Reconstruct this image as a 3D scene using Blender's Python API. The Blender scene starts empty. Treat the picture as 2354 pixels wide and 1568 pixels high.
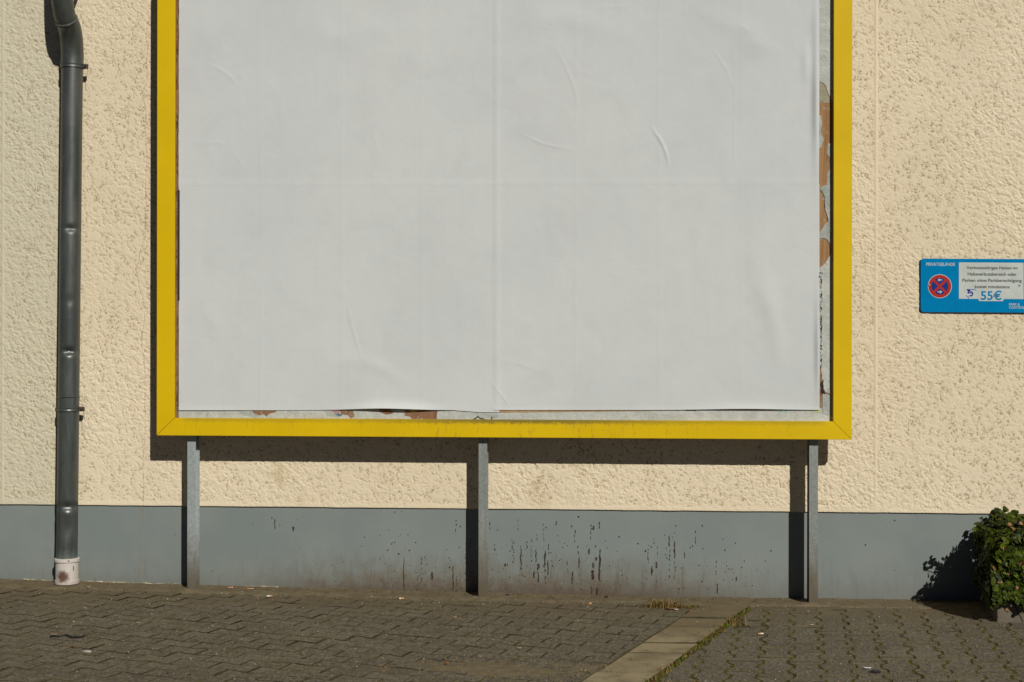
import bpy, math, random
import numpy as np
from mathutils import Vector, Matrix

random.seed(7)
rng = np.random.default_rng(11)
scene = bpy.context.scene
COL = scene.collection
R = math.radians

# ------------------------------------------------------------------ camera, sky, sun, exposure
CAM_D, CAM_H, FPX, PSI, ROLL = 8.17, 1.467, 3270.0, math.atan(.0685), .0015
F_ = Vector((-math.sin(PSI), math.cos(PSI), 0))
_r0, _u0 = Vector((math.cos(PSI), math.sin(PSI), 0)), Vector((0, 0, 1))
R_ = _r0 * math.cos(ROLL) + _u0 * math.sin(ROLL)
U_ = _u0 * math.cos(ROLL) - _r0 * math.sin(ROLL)
CAM = Vector((0, -CAM_D, CAM_H))
cd = bpy.data.cameras.new("camera")
cam = bpy.data.objects.new("camera", cd)
COL.objects.link(cam)
cam.matrix_world = Matrix(((R_.x, U_.x, -F_.x, CAM.x), (R_.y, U_.y, -F_.y, CAM.y),
                           (R_.z, U_.z, -F_.z, CAM.z), (0, 0, 0, 1)))
cd.sensor_width = 36
cd.lens = FPX / 2353 * 36
cd.clip_end = 500
scene.camera = cam

SUN = Vector((-.50, 1.0, -.73)).normalized()
sl = bpy.data.lights.new("sun", 'SUN')
sl.energy = 5.0
sl.angle = R(.5)
sl.color = (1.0, .955, .87)
so = bpy.data.objects.new("sun", sl)
COL.objects.link(so)
so.location = (6, -12, 9)
so.rotation_euler = SUN.to_track_quat('-Z', 'Y').to_euler()

world = bpy.data.worlds.new("World")
scene.world = world
world.use_nodes = True
wn = world.node_tree
bg = wn.nodes["Background"]
sky = wn.nodes.new("ShaderNodeTexSky")
sky.sky_type = 'NISHITA'
sky.sun_disc = False
sky.air_density = .14
sky.dust_density = .06
sky.ozone_density = .6
sky.sun_elevation = math.asin(-SUN.z)
sky.sun_rotation = math.atan2(-SUN.x, -SUN.y)
wn.links.new(sky.outputs[0], bg.inputs[0])
bg.inputs[1].default_value = .05

vs = scene.view_settings
vs.view_transform = 'Standard'
vs.look = 'None'
vs.exposure = -.50
vs.gamma = 1
vs.use_curve_mapping = False


def W(u, v, y=0.0):
    """point where the sight line through photo pixel (u, v; 2353 wide) meets the upright plane at this y"""
    d = F_ + R_ * ((u - 1176.5) / FPX) - U_ * ((v - 784) / FPX)
    return CAM + d * ((y - CAM.y) / d.y)


def WX(u, y=0.0):
    return W(u, 784, y).x


def gz(x):
    """height of the ground, which climbs a little towards the downpipe"""
    d = max(0.0, .1 - x)
    return .008 * d + .0015 * d * d


def G(u, v):
    d = F_ + R_ * ((u - 1176.5) / FPX) - U_ * ((v - 784) / FPX)
    z = 0
    for _ in range(6):
        p = CAM + d * ((z - CAM.z) / d.z)
        z = gz(p.x)
    return p


def GS(x, y):          # same, full-size photo pixels
    return G(x / 1.7407, y / 1.7407)


# ------------------------------------------------------------------ object helpers
def link(o):
    COL.objects.link(o)
    return o


def meshobj(name, verts, faces, mat=None, parent=None, smooth=False):
    me = bpy.data.meshes.new(name)
    me.from_pydata([tuple(v) for v in verts], [], faces)
    me.update()
    o = link(bpy.data.objects.new(name, me))
    if mat:
        for m in (mat if isinstance(mat, (list, tuple)) else [mat]):
            me.materials.append(m)
    if smooth:
        me.polygons.foreach_set('use_smooth', [True] * len(me.polygons))
    if parent:
        o.parent = parent
    return o


def gridobj(name, X, Y, Z, mat, parent=None, smooth=True):
    n, m = X.shape
    co = np.stack([X, Y, Z], -1).reshape(-1, 3).astype(np.float32)
    i = np.arange(n * m).reshape(n, m)
    q = np.stack([i[:-1, :-1], i[:-1, 1:], i[1:, 1:], i[1:, :-1]], -1).reshape(-1, 4)
    me = bpy.data.meshes.new(name)
    me.vertices.add(len(co)); me.vertices.foreach_set('co', co.ravel())
    me.loops.add(q.size); me.loops.foreach_set('vertex_index', q.ravel().astype(np.int32))
    me.polygons.add(len(q))
    me.polygons.foreach_set('loop_start', np.arange(0, q.size, 4, dtype=np.int32))
    me.update(calc_edges=True)
    me.polygons.foreach_set('use_smooth', [smooth] * len(q))
    me.materials.append(mat)
    o = link(bpy.data.objects.new(name, me))
    if parent:
        o.parent = parent
    return o


def tag(o, label=None, cat=None, group=None, kind=None):
    if label: o['label'] = label
    if cat: o['category'] = cat
    if group: o['group'] = group
    if kind: o['kind'] = kind
    return o


def empty(name, loc=(0, 0, 0)):
    o = link(bpy.data.objects.new(name, None))
    o.location = loc
    o.empty_display_size = .2
    return o


class MB:
    """collects pieces of one mesh"""
    def __init__(s):
        s.v, s.f, s.m = [], [], []

    def add(s, vs_, fs, mi=0):
        b = len(s.v)
        s.v += [tuple(p) for p in vs_]
        s.f += [[b + i for i in f] for f in fs]
        s.m += [mi] * len(fs)

    def box(s, x0, x1, y0, y1, z0, z1, mi=0):
        s.add([(x, y, z) for z in (z0, z1) for y in (y0, y1) for x in (x0, x1)],
              [(0, 2, 3, 1), (4, 5, 7, 6), (0, 1, 5, 4), (2, 6, 7, 3), (0, 4, 6, 2), (1, 3, 7, 5)], mi)

    def prism(s, poly, y0, y1, mi=0):
        """poly of (x, z), extruded from y0 (front) to y1"""
        n = len(poly)
        vs_ = [(x, y0, z) for x, z in poly] + [(x, y1, z) for x, z in poly]
        s.add(vs_, [list(range(n)), list(range(2 * n - 1, n - 1, -1))] +
              [[i, n + i, n + (i + 1) % n, (i + 1) % n] for i in range(n)], mi)

    def sweep(s, pts, radii, seg=24, cap=True, mi=0, ring=None):
        pts = [Vector(p) for p in pts]
        vs_, fs = [], []
        side = Vector((1, 0, 0))
        for k, p in enumerate(pts):
            t = (pts[min(k + 1, len(pts) - 1)] - pts[max(k - 1, 0)]).normalized()
            a = (side - t * side.dot(t)).normalized()
            b = t.cross(a)
            for j in range(seg):
                th = 2 * math.pi * j / seg
                r = radii[k] if not ring else ring(k, th, radii[k])
                vs_.append(p + (a * math.cos(th) + b * math.sin(th)) * r)
        for k in range(len(pts) - 1):
            for j in range(seg):
                fs.append([k * seg + j, k * seg + (j + 1) % seg, (k + 1) * seg + (j + 1) % seg, (k + 1) * seg + j])
        if cap:
            fs.append(list(range(seg - 1, -1, -1)))
            fs.append([(len(pts) - 1) * seg + j for j in range(seg)])
        s.add(vs_, fs, mi)

    def build(s, name, mat, parent=None, smooth=False, bevel=0):
        o = meshobj(name, s.v, s.f, mat, parent, smooth)
        if max(s.m or [0]):
            o.data.polygons.foreach_set('material_index', s.m)
        if bevel:
            b = o.modifiers.new('edge', 'BEVEL')
            b.width = bevel; b.segments = 2; b.limit_method = 'ANGLE'; b.angle_limit = R(35)
        if smooth:
            o.data.set_sharp_from_angle(angle=R(40))
        return o


# ------------------------------------------------------------------ noise for geometry
_perm = rng.random((256, 256))


def vnoise(x, y):
    xi, yi = np.floor(x).astype(int), np.floor(y).astype(int)
    fx, fy = x - xi, y - yi
    fx, fy = fx * fx * (3 - 2 * fx), fy * fy * (3 - 2 * fy)
    g = lambda a, b: _perm[a % 256, b % 256]
    return (g(xi, yi) * (1 - fx) + g(xi + 1, yi) * fx) * (1 - fy) + (g(xi, yi + 1) * (1 - fx) + g(xi + 1, yi + 1) * fx) * fy


def fbm(x, y, o=4):
    t, a = 0, .5
    for k in range(o):
        t = t + a * (vnoise(x * 2 ** k + 17.3 * k, y * 2 ** k + 5.7 * k) - .5)
        a *= .5
    return t


# ------------------------------------------------------------------ material helper
class M:
    def __init__(s, name, rough=.8, spec=.3, metal=0.0):
        s.mat = bpy.data.materials.new(name)
        s.mat.use_nodes = True
        s.nt = s.mat.node_tree
        s.b = s.nt.nodes["Principled BSDF"]
        s.b.inputs['Roughness'].default_value = rough
        s.b.inputs['Specular IOR Level'].default_value = spec
        s.b.inputs['Metallic'].default_value = metal
        s.pos = s.n('ShaderNodeNewGeometry').outputs['Position']

    def n(s, t, **k):
        nd = s.nt.nodes.new(t)
        for a, b in k.items():
            setattr(nd, a, b)
        return nd

    def set(s, sock, v):
        if isinstance(v, bpy.types.NodeSocket):
            s.nt.links.new(v, sock)
        elif v is not None:
            if sock.type == 'RGBA' and len(v) == 3:
                v = (*v, 1)
            sock.default_value = v

    def map(s, scale=(1, 1, 1), rot=(0, 0, 0), loc=(0, 0, 0), vec=None):
        m = s.n('ShaderNodeMapping')
        s.set(m.inputs['Vector'], vec or s.pos)
        m.inputs['Scale'].default_value = scale
        m.inputs['Rotation'].default_value = rot
        m.inputs['Location'].default_value = loc
        return m.outputs[0]

    def tmap(s, size=(1, 1, 1), rot=(0, 0, 0), loc=(0, 0, 0)):
        m = s.n('ShaderNodeMapping', vector_type='TEXTURE')
        s.set(m.inputs['Vector'], s.pos)
        m.inputs['Scale'].default_value = size
        m.inputs['Rotation'].default_value = rot
        m.inputs['Location'].default_value = loc
        return m.outputs[0]

    def noise(s, scale, det=4, rough=.55, dist=0, vec=None):
        t = s.n('ShaderNodeTexNoise')
        s.set(t.inputs['Vector'], vec or s.pos)
        t.inputs['Scale'].default_value = scale
        t.inputs['Detail'].default_value = det
        t.inputs['Roughness'].default_value = rough
        t.inputs['Distortion'].default_value = dist
        return t.outputs['Fac']

    def vor(s, scale, feat='F1', vec=None, out='Distance'):
        t = s.n('ShaderNodeTexVoronoi', feature=feat)
        s.set(t.inputs['Vector'], vec or s.pos)
        t.inputs['Scale'].default_value = scale
        return t.outputs[out]

    def rng(s, v, a, b, c=0, d=1, smooth=True):
        t = s.n('ShaderNodeMapRange', interpolation_type='SMOOTHSTEP' if smooth else 'LINEAR')
        for i, x in enumerate((v, a, b, c, d)):
            s.set(t.inputs[i], x)
        return t.outputs[0]

    def math(s, op, a, b=0.0):
        t = s.n('ShaderNodeMath', operation=op)
        s.set(t.inputs[0], a); s.set(t.inputs[1], b)
        return t.outputs[0]

    def mix(s, f, a, b, mode='MIX'):
        t = s.n('ShaderNodeMix', data_type='RGBA', blend_type=mode)
        s.set(t.inputs[0], f); s.set(t.inputs[6], a); s.set(t.inputs[7], b)
        return t.outputs[2]

    def xyz(s, vec=None):
        t = s.n('ShaderNodeSeparateXYZ')
        s.set(t.inputs[0], vec or s.pos)
        return t.outputs

    def col(s, c):
        s.set(s.b.inputs['Base Color'], c)
        return s

    def rough(s, c):
        s.set(s.b.inputs['Roughness'], c)
        return s

    def bump(s, h, strength=.5, dist=.005):
        t = s.n('ShaderNodeBump')
        t.inputs['Strength'].default_value = strength
        t.inputs['Distance'].default_value = dist
        s.set(t.inputs['Height'], h)
        s.set(s.b.inputs['Normal'], t.outputs[0])
        return s


def plain(name, c, rough=.7, spec=.3, metal=0, var=.12, scale=30):
    m = M(name, rough, spec, metal)
    n = m.noise(scale, 5)
    m.col(m.mix(m.rng(n, .3, .7), tuple(x * (1 - var) for x in c), tuple(min(1, x * (1 + var)) for x in c)))
    m.bump(m.noise(scale * 3, 3), .15, .002)
    return m.mat


# ------------------------------------------------------------------ materials
def mat_render():
    m = M('cream_roughcast', .92, .12)
    c = m.mix(m.rng(m.noise(.9, 4), .3, .7), (.715, .615, .445), (.755, .655, .482))
    x = m.xyz()
    greyer = m.rng(m.math('ADD', x[0], m.math('MULTIPLY', m.noise(2.5, 3), .3)), -2.85, -3.15)
    c = m.mix(m.math('MULTIPLY', greyer, .8), c, (.575, .54, .405))
    c = m.mix(m.math('MULTIPLY', m.rng(m.noise(13, 5, .65), .5, .72), .10), c, (.62, .50, .32))
    streak = m.noise(1.0, 4, .6, 0, m.map((7, 1, .5)))
    c = m.mix(m.math('MULTIPLY', m.rng(streak, .55, .75), .16), c, (.50, .41, .26))
    # mildewed run below the board
    st = m.rng(m.noise(9, 4, .65, .3, m.map((1, 1, .55))), .50, .68)
    zone = m.math('MULTIPLY', m.rng(x[2], .93, .60), m.rng(x[2], .46, .55))
    xz = m.math('ADD', m.rng(m.math('ABSOLUTE', m.math('ADD', x[0], 1.85)), .25, .02),
                m.math('MULTIPLY', m.rng(m.math('ABSOLUTE', m.math('ADD', x[0], .35)), .45, .05), .8))
    c = m.mix(m.math('MULTIPLY', m.math('MULTIPLY', st, zone), m.math('MULTIPLY', xz, .6)), c, (.42, .34, .15))
    # shade of the hollows between the lumps, painted in as dark brown
    pit_shade = m.math('MULTIPLY', m.rng(x[1], -.0013, -.0002), m.rng(m.noise(85, 4, .7), .44, .58))
    c = m.mix(m.math('MULTIPLY', pit_shade, .8), c, (.27, .19, .085))
    m.col(c).bump(m.noise(260, 3, .6), .25, .0015)
    return m.mat


def mat_plinth():
    m = M('grey_plinth_paint', .55, .35)
    x = m.xyz()
    base = m.mix(m.rng(m.noise(2.2, 5), .3, .7), (.188, .222, .215), (.216, .246, .236))
    dustn = m.noise(14, 5, .65, .2, m.map((1, 1, .6)))
    low = m.rng(m.math("ADD", x[2], m.math("MULTIPLY", dustn, .34)), .46, .13)
    zone = m.rng(m.math('ABSOLUTE', m.math('ADD', x[0], .65)), 1.75, .5, .25, 1)
    c = m.mix(m.math('MULTIPLY', low, m.math('MULTIPLY', zone, .92)), base, (.150, .120, .084))
    foot = m.rng(m.math('ADD', x[2], m.math('MULTIPLY', m.noise(22, 5, .7), .15)), .21, .06)
    c = m.mix(m.math('MULTIPLY', foot, m.math('MULTIPLY', zone, .85)), c, (.088, .066, .044))
    spk = m.rng(m.noise(85, 2, .6, .4, m.map((1.4, 1, .5))), .655, .69)
    c = m.mix(m.math('MULTIPLY', spk, m.math('MULTIPLY', low, m.math('MULTIPLY', zone, .85))), c, (.06, .04, .028))
    runs = m.rng(m.noise(34, 3, .6, .15, m.map((1.3, 1, .13))), .53, .68)
    c = m.mix(m.math('MULTIPLY', runs, m.math('MULTIPLY', low, m.math('MULTIPLY', zone, .7))), c, (.10, .075, .05))
    spots = m.rng(m.vor(9), .035, .02)
    c = m.mix(m.math('MULTIPLY', spots, .5), c, (.33, .34, .31))
    m.col(c)
    m.bump(m.math('ADD', m.noise(120, 3), m.math('MULTIPLY', m.noise(10, 3), .8)), .25, .003)
    return m.mat


def mat_stone(name, ca, cb, moss=.25):
    m = M(name, .93, .15)
    info = m.n('ShaderNodeObjectInfo')
    rnd = info.outputs['Random']
    c = m.mix(rnd, tuple(q * .86 for q in ca), tuple(q * 1.12 for q in cb))
    big = m.noise(3.0, 4)
    c = m.mix(m.rng(big, .35, .68), c, tuple(x * .72 for x in ca))
    c = m.mix(m.math('MULTIPLY', m.rng(m.noise(28, 4, .65), .42, .70), .45), c, (.185, .165, .115))
    grit = m.noise(230, 2, .7)
    g3 = m.noise(105, 3, .75, 0, m.map((1, .55, 1)))
    c = m.mix(m.math('MULTIPLY', m.rng(g3, .50, .68), .75), c, (.24, .215, .16))
    c = m.mix(m.math('MULTIPLY', m.rng(g3, .48, .32), .75), c, (.042, .035, .023))
    c = m.mix(m.rng(grit, .48, .72), c, (.25, .225, .18))
    c = m.mix(m.rng(grit, .46, .28), c, (.045, .04, .03))
    g4 = m.noise(52, 4, .8, 0, m.map((1, .5, 1)))
    c = m.mix(m.math('MULTIPLY', m.rng(g4, .52, .64), .65), c, (.235, .21, .155))
    c = m.mix(m.math('MULTIPLY', m.rng(g4, .47, .35), .7), c, (.050, .042, .027))
    c = m.mix(m.math('MULTIPLY', m.rng(m.noise(8.5, 5, .7, .4), .61, .70), .4), c, (.26, .24, .175))
    g2 = m.vor(75)
    c = m.mix(m.math('MULTIPLY', m.rng(g2, .20, .10), .9), c, (.38, .345, .28))
    ms = m.rng(m.noise(7, 5, .65), .55, .72)
    c = m.mix(m.math('MULTIPLY', ms, moss), c, (.115, .095, .035))
    wall_dirt = m.rng(m.math('ADD', m.xyz()[1], m.math('MULTIPLY', m.noise(6, 4), .55)), -.55, .12)
    c = m.mix(m.math('MULTIPLY', wall_dirt, .72), c, (.155, .122, .072))
    m.col(c)
    m.bump(m.math('ADD', m.math('ADD', grit, g3), m.math('MULTIPLY', m.noise(45, 3), .9)), .7, .006)
    return m.mat


def mat_slab():
    m = M('pale_slab_concrete', .92, .15)
    rnd = m.n('ShaderNodeObjectInfo').outputs['Random']
    c = m.mix(rnd, (.235, .195, .115), (.30, .25, .15))
    c = m.mix(m.rng(m.noise(5, 5, .6), .4, .7), c, (.155, .122, .072))
    grit = m.noise(260, 2, .7)
    c = m.mix(m.math('MULTIPLY', m.rng(grit, .5, .75), .6), c, (.36, .31, .22))
    c = m.mix(m.math('MULTIPLY', m.rng(grit, .45, .25), .7), c, (.09, .072, .045))
    wall_dirt = m.rng(m.math('ADD', m.xyz()[1], m.math('MULTIPLY', m.noise(6, 4), .4)), -1.05, -.55)
    c = m.mix(m.math('MULTIPLY', wall_dirt, .7), c, (.135, .105, .06))
    c = m.mix(m.math('MULTIPLY', m.rng(m.noise(11, 5, .7, .3), .5, .68), .5), c, (.14, .115, .07))
    m.col(c)
    m.bump(m.math('ADD', grit, m.noise(30, 3)), .4, .003)
    return m.mat


def mat_soil():
    m = M('joint_soil', .97, .1)
    n = m.noise(9, 5, .65)
    c = m.mix(m.rng(n, .35, .65), (.055, .042, .026), (.085, .063, .036))
    x = m.xyz()
    near = m.rng(x[1], -.62, -.2)
    near = m.math('MAXIMUM', near, m.math('MULTIPLY', m.rng(m.math('ADD', x[1], m.math('MULTIPLY', m.noise(6, 4), .2)), -1.50, -1.62), m.rng(m.math('ABSOLUTE', m.math('ADD', x[0], .35)), .9, .5)))
    g = m.rng(m.noise(4.5, 4, .6), .50, .62)
    c = m.mix(m.math('MULTIPLY', g, .8), c, (.060, .058, .015))
    c = m.mix(near, c, m.mix(m.rng(m.noise(16, 5, .7), .3, .7), (.145, .115, .068), (.205, .168, .105)))
    grit = m.noise(260, 2, .7)
    c = m.mix(m.math('MULTIPLY', m.rng(grit, .56, .75), .6), c, (.27, .23, .17))
    c = m.mix(m.math('MULTIPLY', m.rng(grit, .42, .25), .7), c, (.035, .028, .018))
    m.col(c)
    m.bump(m.math('ADD', grit, m.noise(60, 4)), .7, .006)
    return m.mat


def mat_yellow():
    m = M('yellow_frame_lacquer', .5, .16)
    x = m.xyz()
    c = m.mix(m.rng(m.noise(3, 4), .3, .7), (.66, .445, .0025), (.71, .485, .003))
    c = m.mix(m.math('MULTIPLY', m.rng(m.noise(160, 2), .4, .6), .10), c, (.50, .33, .004))
    # grime under the upper lip of the bottom rail and runs where water drips
    d = m.noise(38, 5, .72, .2, m.map((1.5, 1, .3)))
    lip = m.rng(m.math('ADD', x[2], m.math('MULTIPLY', m.noise(46, 4, .75), .046)), 1.018, 1.042)
    lip = m.math('MULTIPLY', lip, m.rng(x[2], 1.06, 1.045))
    mid = m.math('MULTIPLY', m.rng(m.math('ABSOLUTE', m.math('SUBTRACT', x[0], -.45)), 1.1, .1, .35, 1), m.rng(x[2], 1.06, 1.045))
    mid = m.math('MULTIPLY', mid, m.rng(m.math('ABSOLUTE', m.math('ADD', x[0], .618)), 1.84, 1.76))
    c = m.mix(m.math('MULTIPLY', m.math('MULTIPLY', lip, mid), .85), c, (.17, .13, .03))
    runs = m.math('MULTIPLY', m.rng(d, .56, .68), mid)
    c = m.mix(m.math('MULTIPLY', runs, .6), c, (.20, .145, .02))
    m.col(c)
    m.rough(m.rng(m.noise(20, 4), .3, .7, .46, .58))
    m.bump(m.noise(220, 2), .05, .001)
    return m.mat


def mat_paper():
    m = M('blank_poster_paper', .85, .2)
    c = m.mix(m.rng(m.noise(1.3, 5, .6), .3, .7), (.572, .60, .600), (.618, .642, .64))
    c = m.mix(m.math('MULTIPLY', m.rng(m.noise(16, 5, .6), .55, .75), .12), c, (.51, .53, .53))
    c = m.mix(m.math('MULTIPLY', m.rng(m.noise(4.5, 5, .65, .5), .45, .72), .22), c, (.50, .515, .52))
    c = m.mix(m.math('MULTIPLY', m.rng(m.noise(2.2, 3, .6, .3, m.map((1, 1, 1), (0, 0, 0), (9, 3, 1))), .55, .75), .18), c, (.55, .53, .53))
    v = m.rng(m.noise(25, 2, .5, 0, m.map((1, 1, .03))), .5, .8)
    c = m.mix(m.math('MULTIPLY', v, .05), c, (.42, .42, .42))
    m.col(c)
    h = m.math('ADD', m.math('MULTIPLY', m.noise(5, 4, .55, .6), 1.0), m.math('MULTIPLY', m.noise(300, 2), .02))
    m.bump(h, .22, .012)
    return m.mat


def mat_oldpaper(name, a, b, dirt):
    m = M(name, .9, .2)
    n = m.noise(14, 6, .65, .4)
    c = m.mix(m.rng(n, .35, .65), a, b)
    c = m.mix(m.math('MULTIPLY', m.rng(m.noise(30, 5, .7, .5, m.map((1, 1, .5))), .55, .7), .6), c, dirt)
    m.col(c)
    m.bump(m.math('ADD', n, m.noise(70, 4, .6, .5)), .7, .006)
    return m.mat


def mat_wood(name, a, b, dark):
    m = M(name, .75, .25)
    v = m.map((60, 60, 3.0))
    g = m.noise(1.0, 5, .6, .6, v)
    c = m.mix(m.rng(g, .3, .7), a, b)
    c = m.mix(m.math('MULTIPLY', m.rng(m.noise(1.0, 3, .6, 1.2, m.map((110, 110, 5))), .58, .70), .75), c, dark)
    c = m.mix(m.math('MULTIPLY', m.rng(m.noise(38, 5, .7, .5), .56, .64), .8), c, (.33, .33, .28))
    m.col(c)
    m.bump(g, .5, .004)
    return m.mat


def mat_roughwood():
    m = M('weathered_chipboard_edge', .9, .15)
    n = m.noise(45, 5, .7, .6, m.map((1, 1, .4)))
    c = m.mix(m.rng(n, .32, .55), (.05, .026, .012), (.27, .155, .07))
    c = m.mix(m.rng(m.noise(90, 3, .6), .56, .7), c, (.38, .25, .125))
    c = m.mix(m.math('MULTIPLY', m.rng(m.noise(6, 3, .6), .5, .62), .55), c, (.16, .05, .02))
    m.col(c)
    m.bump(n, .9, .01)
    return m.mat


def mat_zinc():
    m = M('dark_zinc', .4, .9, .25)
    n = m.noise(1.0, 5, .6, .3, m.map((14, 14, 2.2)))
    c = m.mix(m.rng(n, .3, .7), (.052, .060, .056), (.085, .094, .086))
    c = m.mix(m.math('MULTIPLY', m.rng(m.noise(22, 5, .7, .6), .58, .74), .5), c, (.165, .18, .17))
    z = m.xyz()[2]
    low = m.rng(m.math('ADD', z, m.math('MULTIPLY', m.noise(40, 4, .7, 0, m.map((2, 2, .3))), .12)), .33, .22)
    c = m.mix(m.math('MULTIPLY', low, .6), c, (.25, .29, .275))
    m.col(c)
    m.rough(m.rng(n, .3, .7, .36, .50))
    m.bump(m.math('ADD', m.noise(9, 3), m.math('MULTIPLY', m.noise(90, 3), .12)), .18, .01)
    return m.mat


def mat_galv(nm='galvanised_steel', k=1.0, tint=(.98, 1.0, .98)):
    m = M(nm, .5, .5, .3)
    sp = m.vor(95, 'F1', None, 'Color')
    bw = m.n('ShaderNodeRGBToBW'); m.set(bw.inputs[0], sp)
    c = m.mix(bw.outputs[0], tuple(q * k * t for q, t in zip((.215, .23, .22), tint)), tuple(q * k * t for q, t in zip((.315, .33, .315), tint)))
    st = m.noise(1.0, 5, .65, .2, m.map((30, 30, 2.5)))
    c = m.mix(m.math('MULTIPLY', m.rng(st, .52, .72), .6), c, (.40, .41, .40))
    z = m.xyz()[2]
    low = m.rng(m.math('ADD', z, m.math('MULTIPLY', m.noise(12, 5, .7, 0, m.map((1, 1, .4))), .36)), .66, .20)
    c = m.mix(m.math('MULTIPLY', low, .95), c, (.125, .10, .064))
    m.col(c)
    m.bump(m.noise(60, 3), .12, .003)
    return m.mat


def mat_standpipe():
    m = M('cream_standpipe', .45, .4)
    c = m.mix(m.rng(m.noise(8, 5), .3, .7), (.54, .50, .455), (.62, .575, .53))
    d = m.n('ShaderNodeVectorMath', operation='DISTANCE')
    sp = W(142, 1327, -.16)
    m.set(d.inputs[0], m.map((1, .6, 1)))
    d.inputs[1].default_value = (sp.x, sp.y * .6, sp.z)
    rust = m.rng(m.math('ADD', d.outputs['Value'], m.math('MULTIPLY', m.noise(60, 5, .7), .045)), .072, .040)
    c = m.mix(m.math('MULTIPLY', rust, .93), c, (.10, .038, .022))
    low = m.rng(m.math('ADD', m.xyz()[2], m.math('MULTIPLY', m.noise(30, 4), .05)), .125, .06)
    c = m.mix(m.math('MULTIPLY', low, .35), c, (.30, .24, .18))
    m.col(c)
    return m.mat


def mat_leaf(name, a, b):
    m = M(name, .45, .14)
    rnd = m.noise(38, 2)
    c = m.mix(m.rng(rnd, .3, .7), a, b)
    m.col(c)
    tr = m.n('ShaderNodeBsdfTranslucent')
    m.set(tr.inputs[0], m.mix(.5, c, (.10, .13, .01)))
    mx = m.n('ShaderNodeMixShader'); mx.inputs[0].default_value = .22
    m.nt.links.new(m.b.outputs[0], mx.inputs[1]); m.nt.links.new(tr.outputs[0], mx.inputs[2])
    out = [n for n in m.nt.nodes if n.type == 'OUTPUT_MATERIAL'][0]
    m.nt.links.new(mx.outputs[0], out.inputs[0])
    return m.mat


def mat_planter():
    m = M('planter_concrete', .92, .15)
    c = m.mix(m.rng(m.noise(7, 5, .6), .3, .7), (.115, .098, .072), (.17, .148, .112))
    c = m.mix(m.math('MULTIPLY', m.rng(m.noise(3, 4), .45, .65), .4), c, (.10, .085, .05))
    m.col(c)
    m.bump(m.noise(90, 4), .5, .004)
    return m.mat


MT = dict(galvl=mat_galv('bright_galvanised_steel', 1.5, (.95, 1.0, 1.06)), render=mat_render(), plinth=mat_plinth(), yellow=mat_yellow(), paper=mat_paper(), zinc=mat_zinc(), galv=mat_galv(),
          stand=mat_standpipe(), zincl=plain('scuffed_zinc', (.11, .12, .115), .5, .4, .2, .4, 60), slab=mat_slab(), soil=mat_soil(), planter=mat_planter(),
          wave=mat_stone('wave_stone_concrete', (.108, .090, .057), (.142, .120, .077), .34),
          hstone=mat_stone('block_stone_concrete', (.105, .092, .064), (.140, .122, .086), .35),
          edge=mat_stone('edge_stone_concrete', (.165, .138, .092), (.20, .168, .112), .2),
          wood=mat_wood('bare_board_wood', (.29, .15, .06), (.38, .22, .10), (.15, .07, .025)),
          redwood=mat_wood('stained_board_wood', (.21, .105, .058), (.28, .16, .09), (.11, .045, .02)),
          rough=mat_roughwood(),
          oldw=mat_oldpaper('old_poster_white', (.44, .46, .43), (.54, .555, .52), (.36, .32, .22)),
          oldg=mat_oldpaper('old_poster_grey', (.335, .36, .33), (.44, .465, .435), (.27, .26, .20)),
          olive=mat_oldpaper('old_poster_olive', (.30, .29, .20), (.37, .36, .26), (.22, .19, .12)),
          dark=plain('dark_gap', (.02, .016, .012)),
          kraft=plain('kraft_paper', (.42, .27, .12), .85, .2, 0, .15),
          black=plain('black_rubber', (.012, .013, .017), .5, .4),
          iron=plain('rusty_iron', (.075, .06, .05), .6, .4, .3, .4, 120),
          crack=plain('crack_shadow', (.27, .21, .13), .95, .1),
          splash=plain('dried_mud_splash', (.050, .036, .025), .9, .15, 0, .3, 60),
          green=mat_leaf('ivy_leaf_green', (.034, .054, .004), (.064, .088, .007)),
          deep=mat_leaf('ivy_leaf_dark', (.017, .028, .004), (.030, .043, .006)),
          lime=mat_leaf('ivy_leaf_lime', (.085, .112, .007), (.12, .145, .012)),
          dead=mat_leaf('dead_leaf', (.26, .115, .04), (.36, .18, .075)),
          jdirt=plain('joint_dirt', (.064, .053, .029), .95, .1, 0, .6, 6),
          mdirt=plain('mossy_joint_dirt', (.082, .072, .036), .95, .1, 0, .55, 6),
          twig=plain('twig_bark', (.055, .038, .022), .9, .1),
          moss=plain('moss_green', (.068, .078, .009), .95, .1, 0, .5, 40),
          mossb=plain('moss_brown', (.075, .052, .018), .95, .1, 0, .5, 40),
          straw=plain('dry_grass', (.24, .165, .06), .9, .1, 0, .4, 25),
          strawg=plain('green_grass', (.085, .095, .02), .9, .1, 0, .4, 25),
          filter=plain('cork_filter', (.58, .27, .10), .8, .2),
          cig=plain('cigarette_paper', (.70, .68, .64), .8, .2),
          pebble=plain('pale_pebble', (.36, .34, .30), .85, .2, 0, .25, 80),
          stone=plain('black_stone', (.022, .022, .026), .7, .3, 0, .4, 80),
          bark=plain('bark_chip', (.40, .27, .15), .9, .2, 0, .3, 80),
          roof=plain('roof_edge_metal', (.10, .11, .115), .5, .4, .3),
          asphalt=plain('asphalt', (.042, .039, .034), .95, .15, 0, .3, 40),
          )

# ------------------------------------------------------------------ ground
g = MB()
g.add([(-70, -90, -.10), (70, -90, -.10), (70, 60, -.10), (-70, 60, -.10)], [(0, 1, 2, 3)])
tag(g.build('ground', MT['asphalt']), kind='structure')

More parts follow.
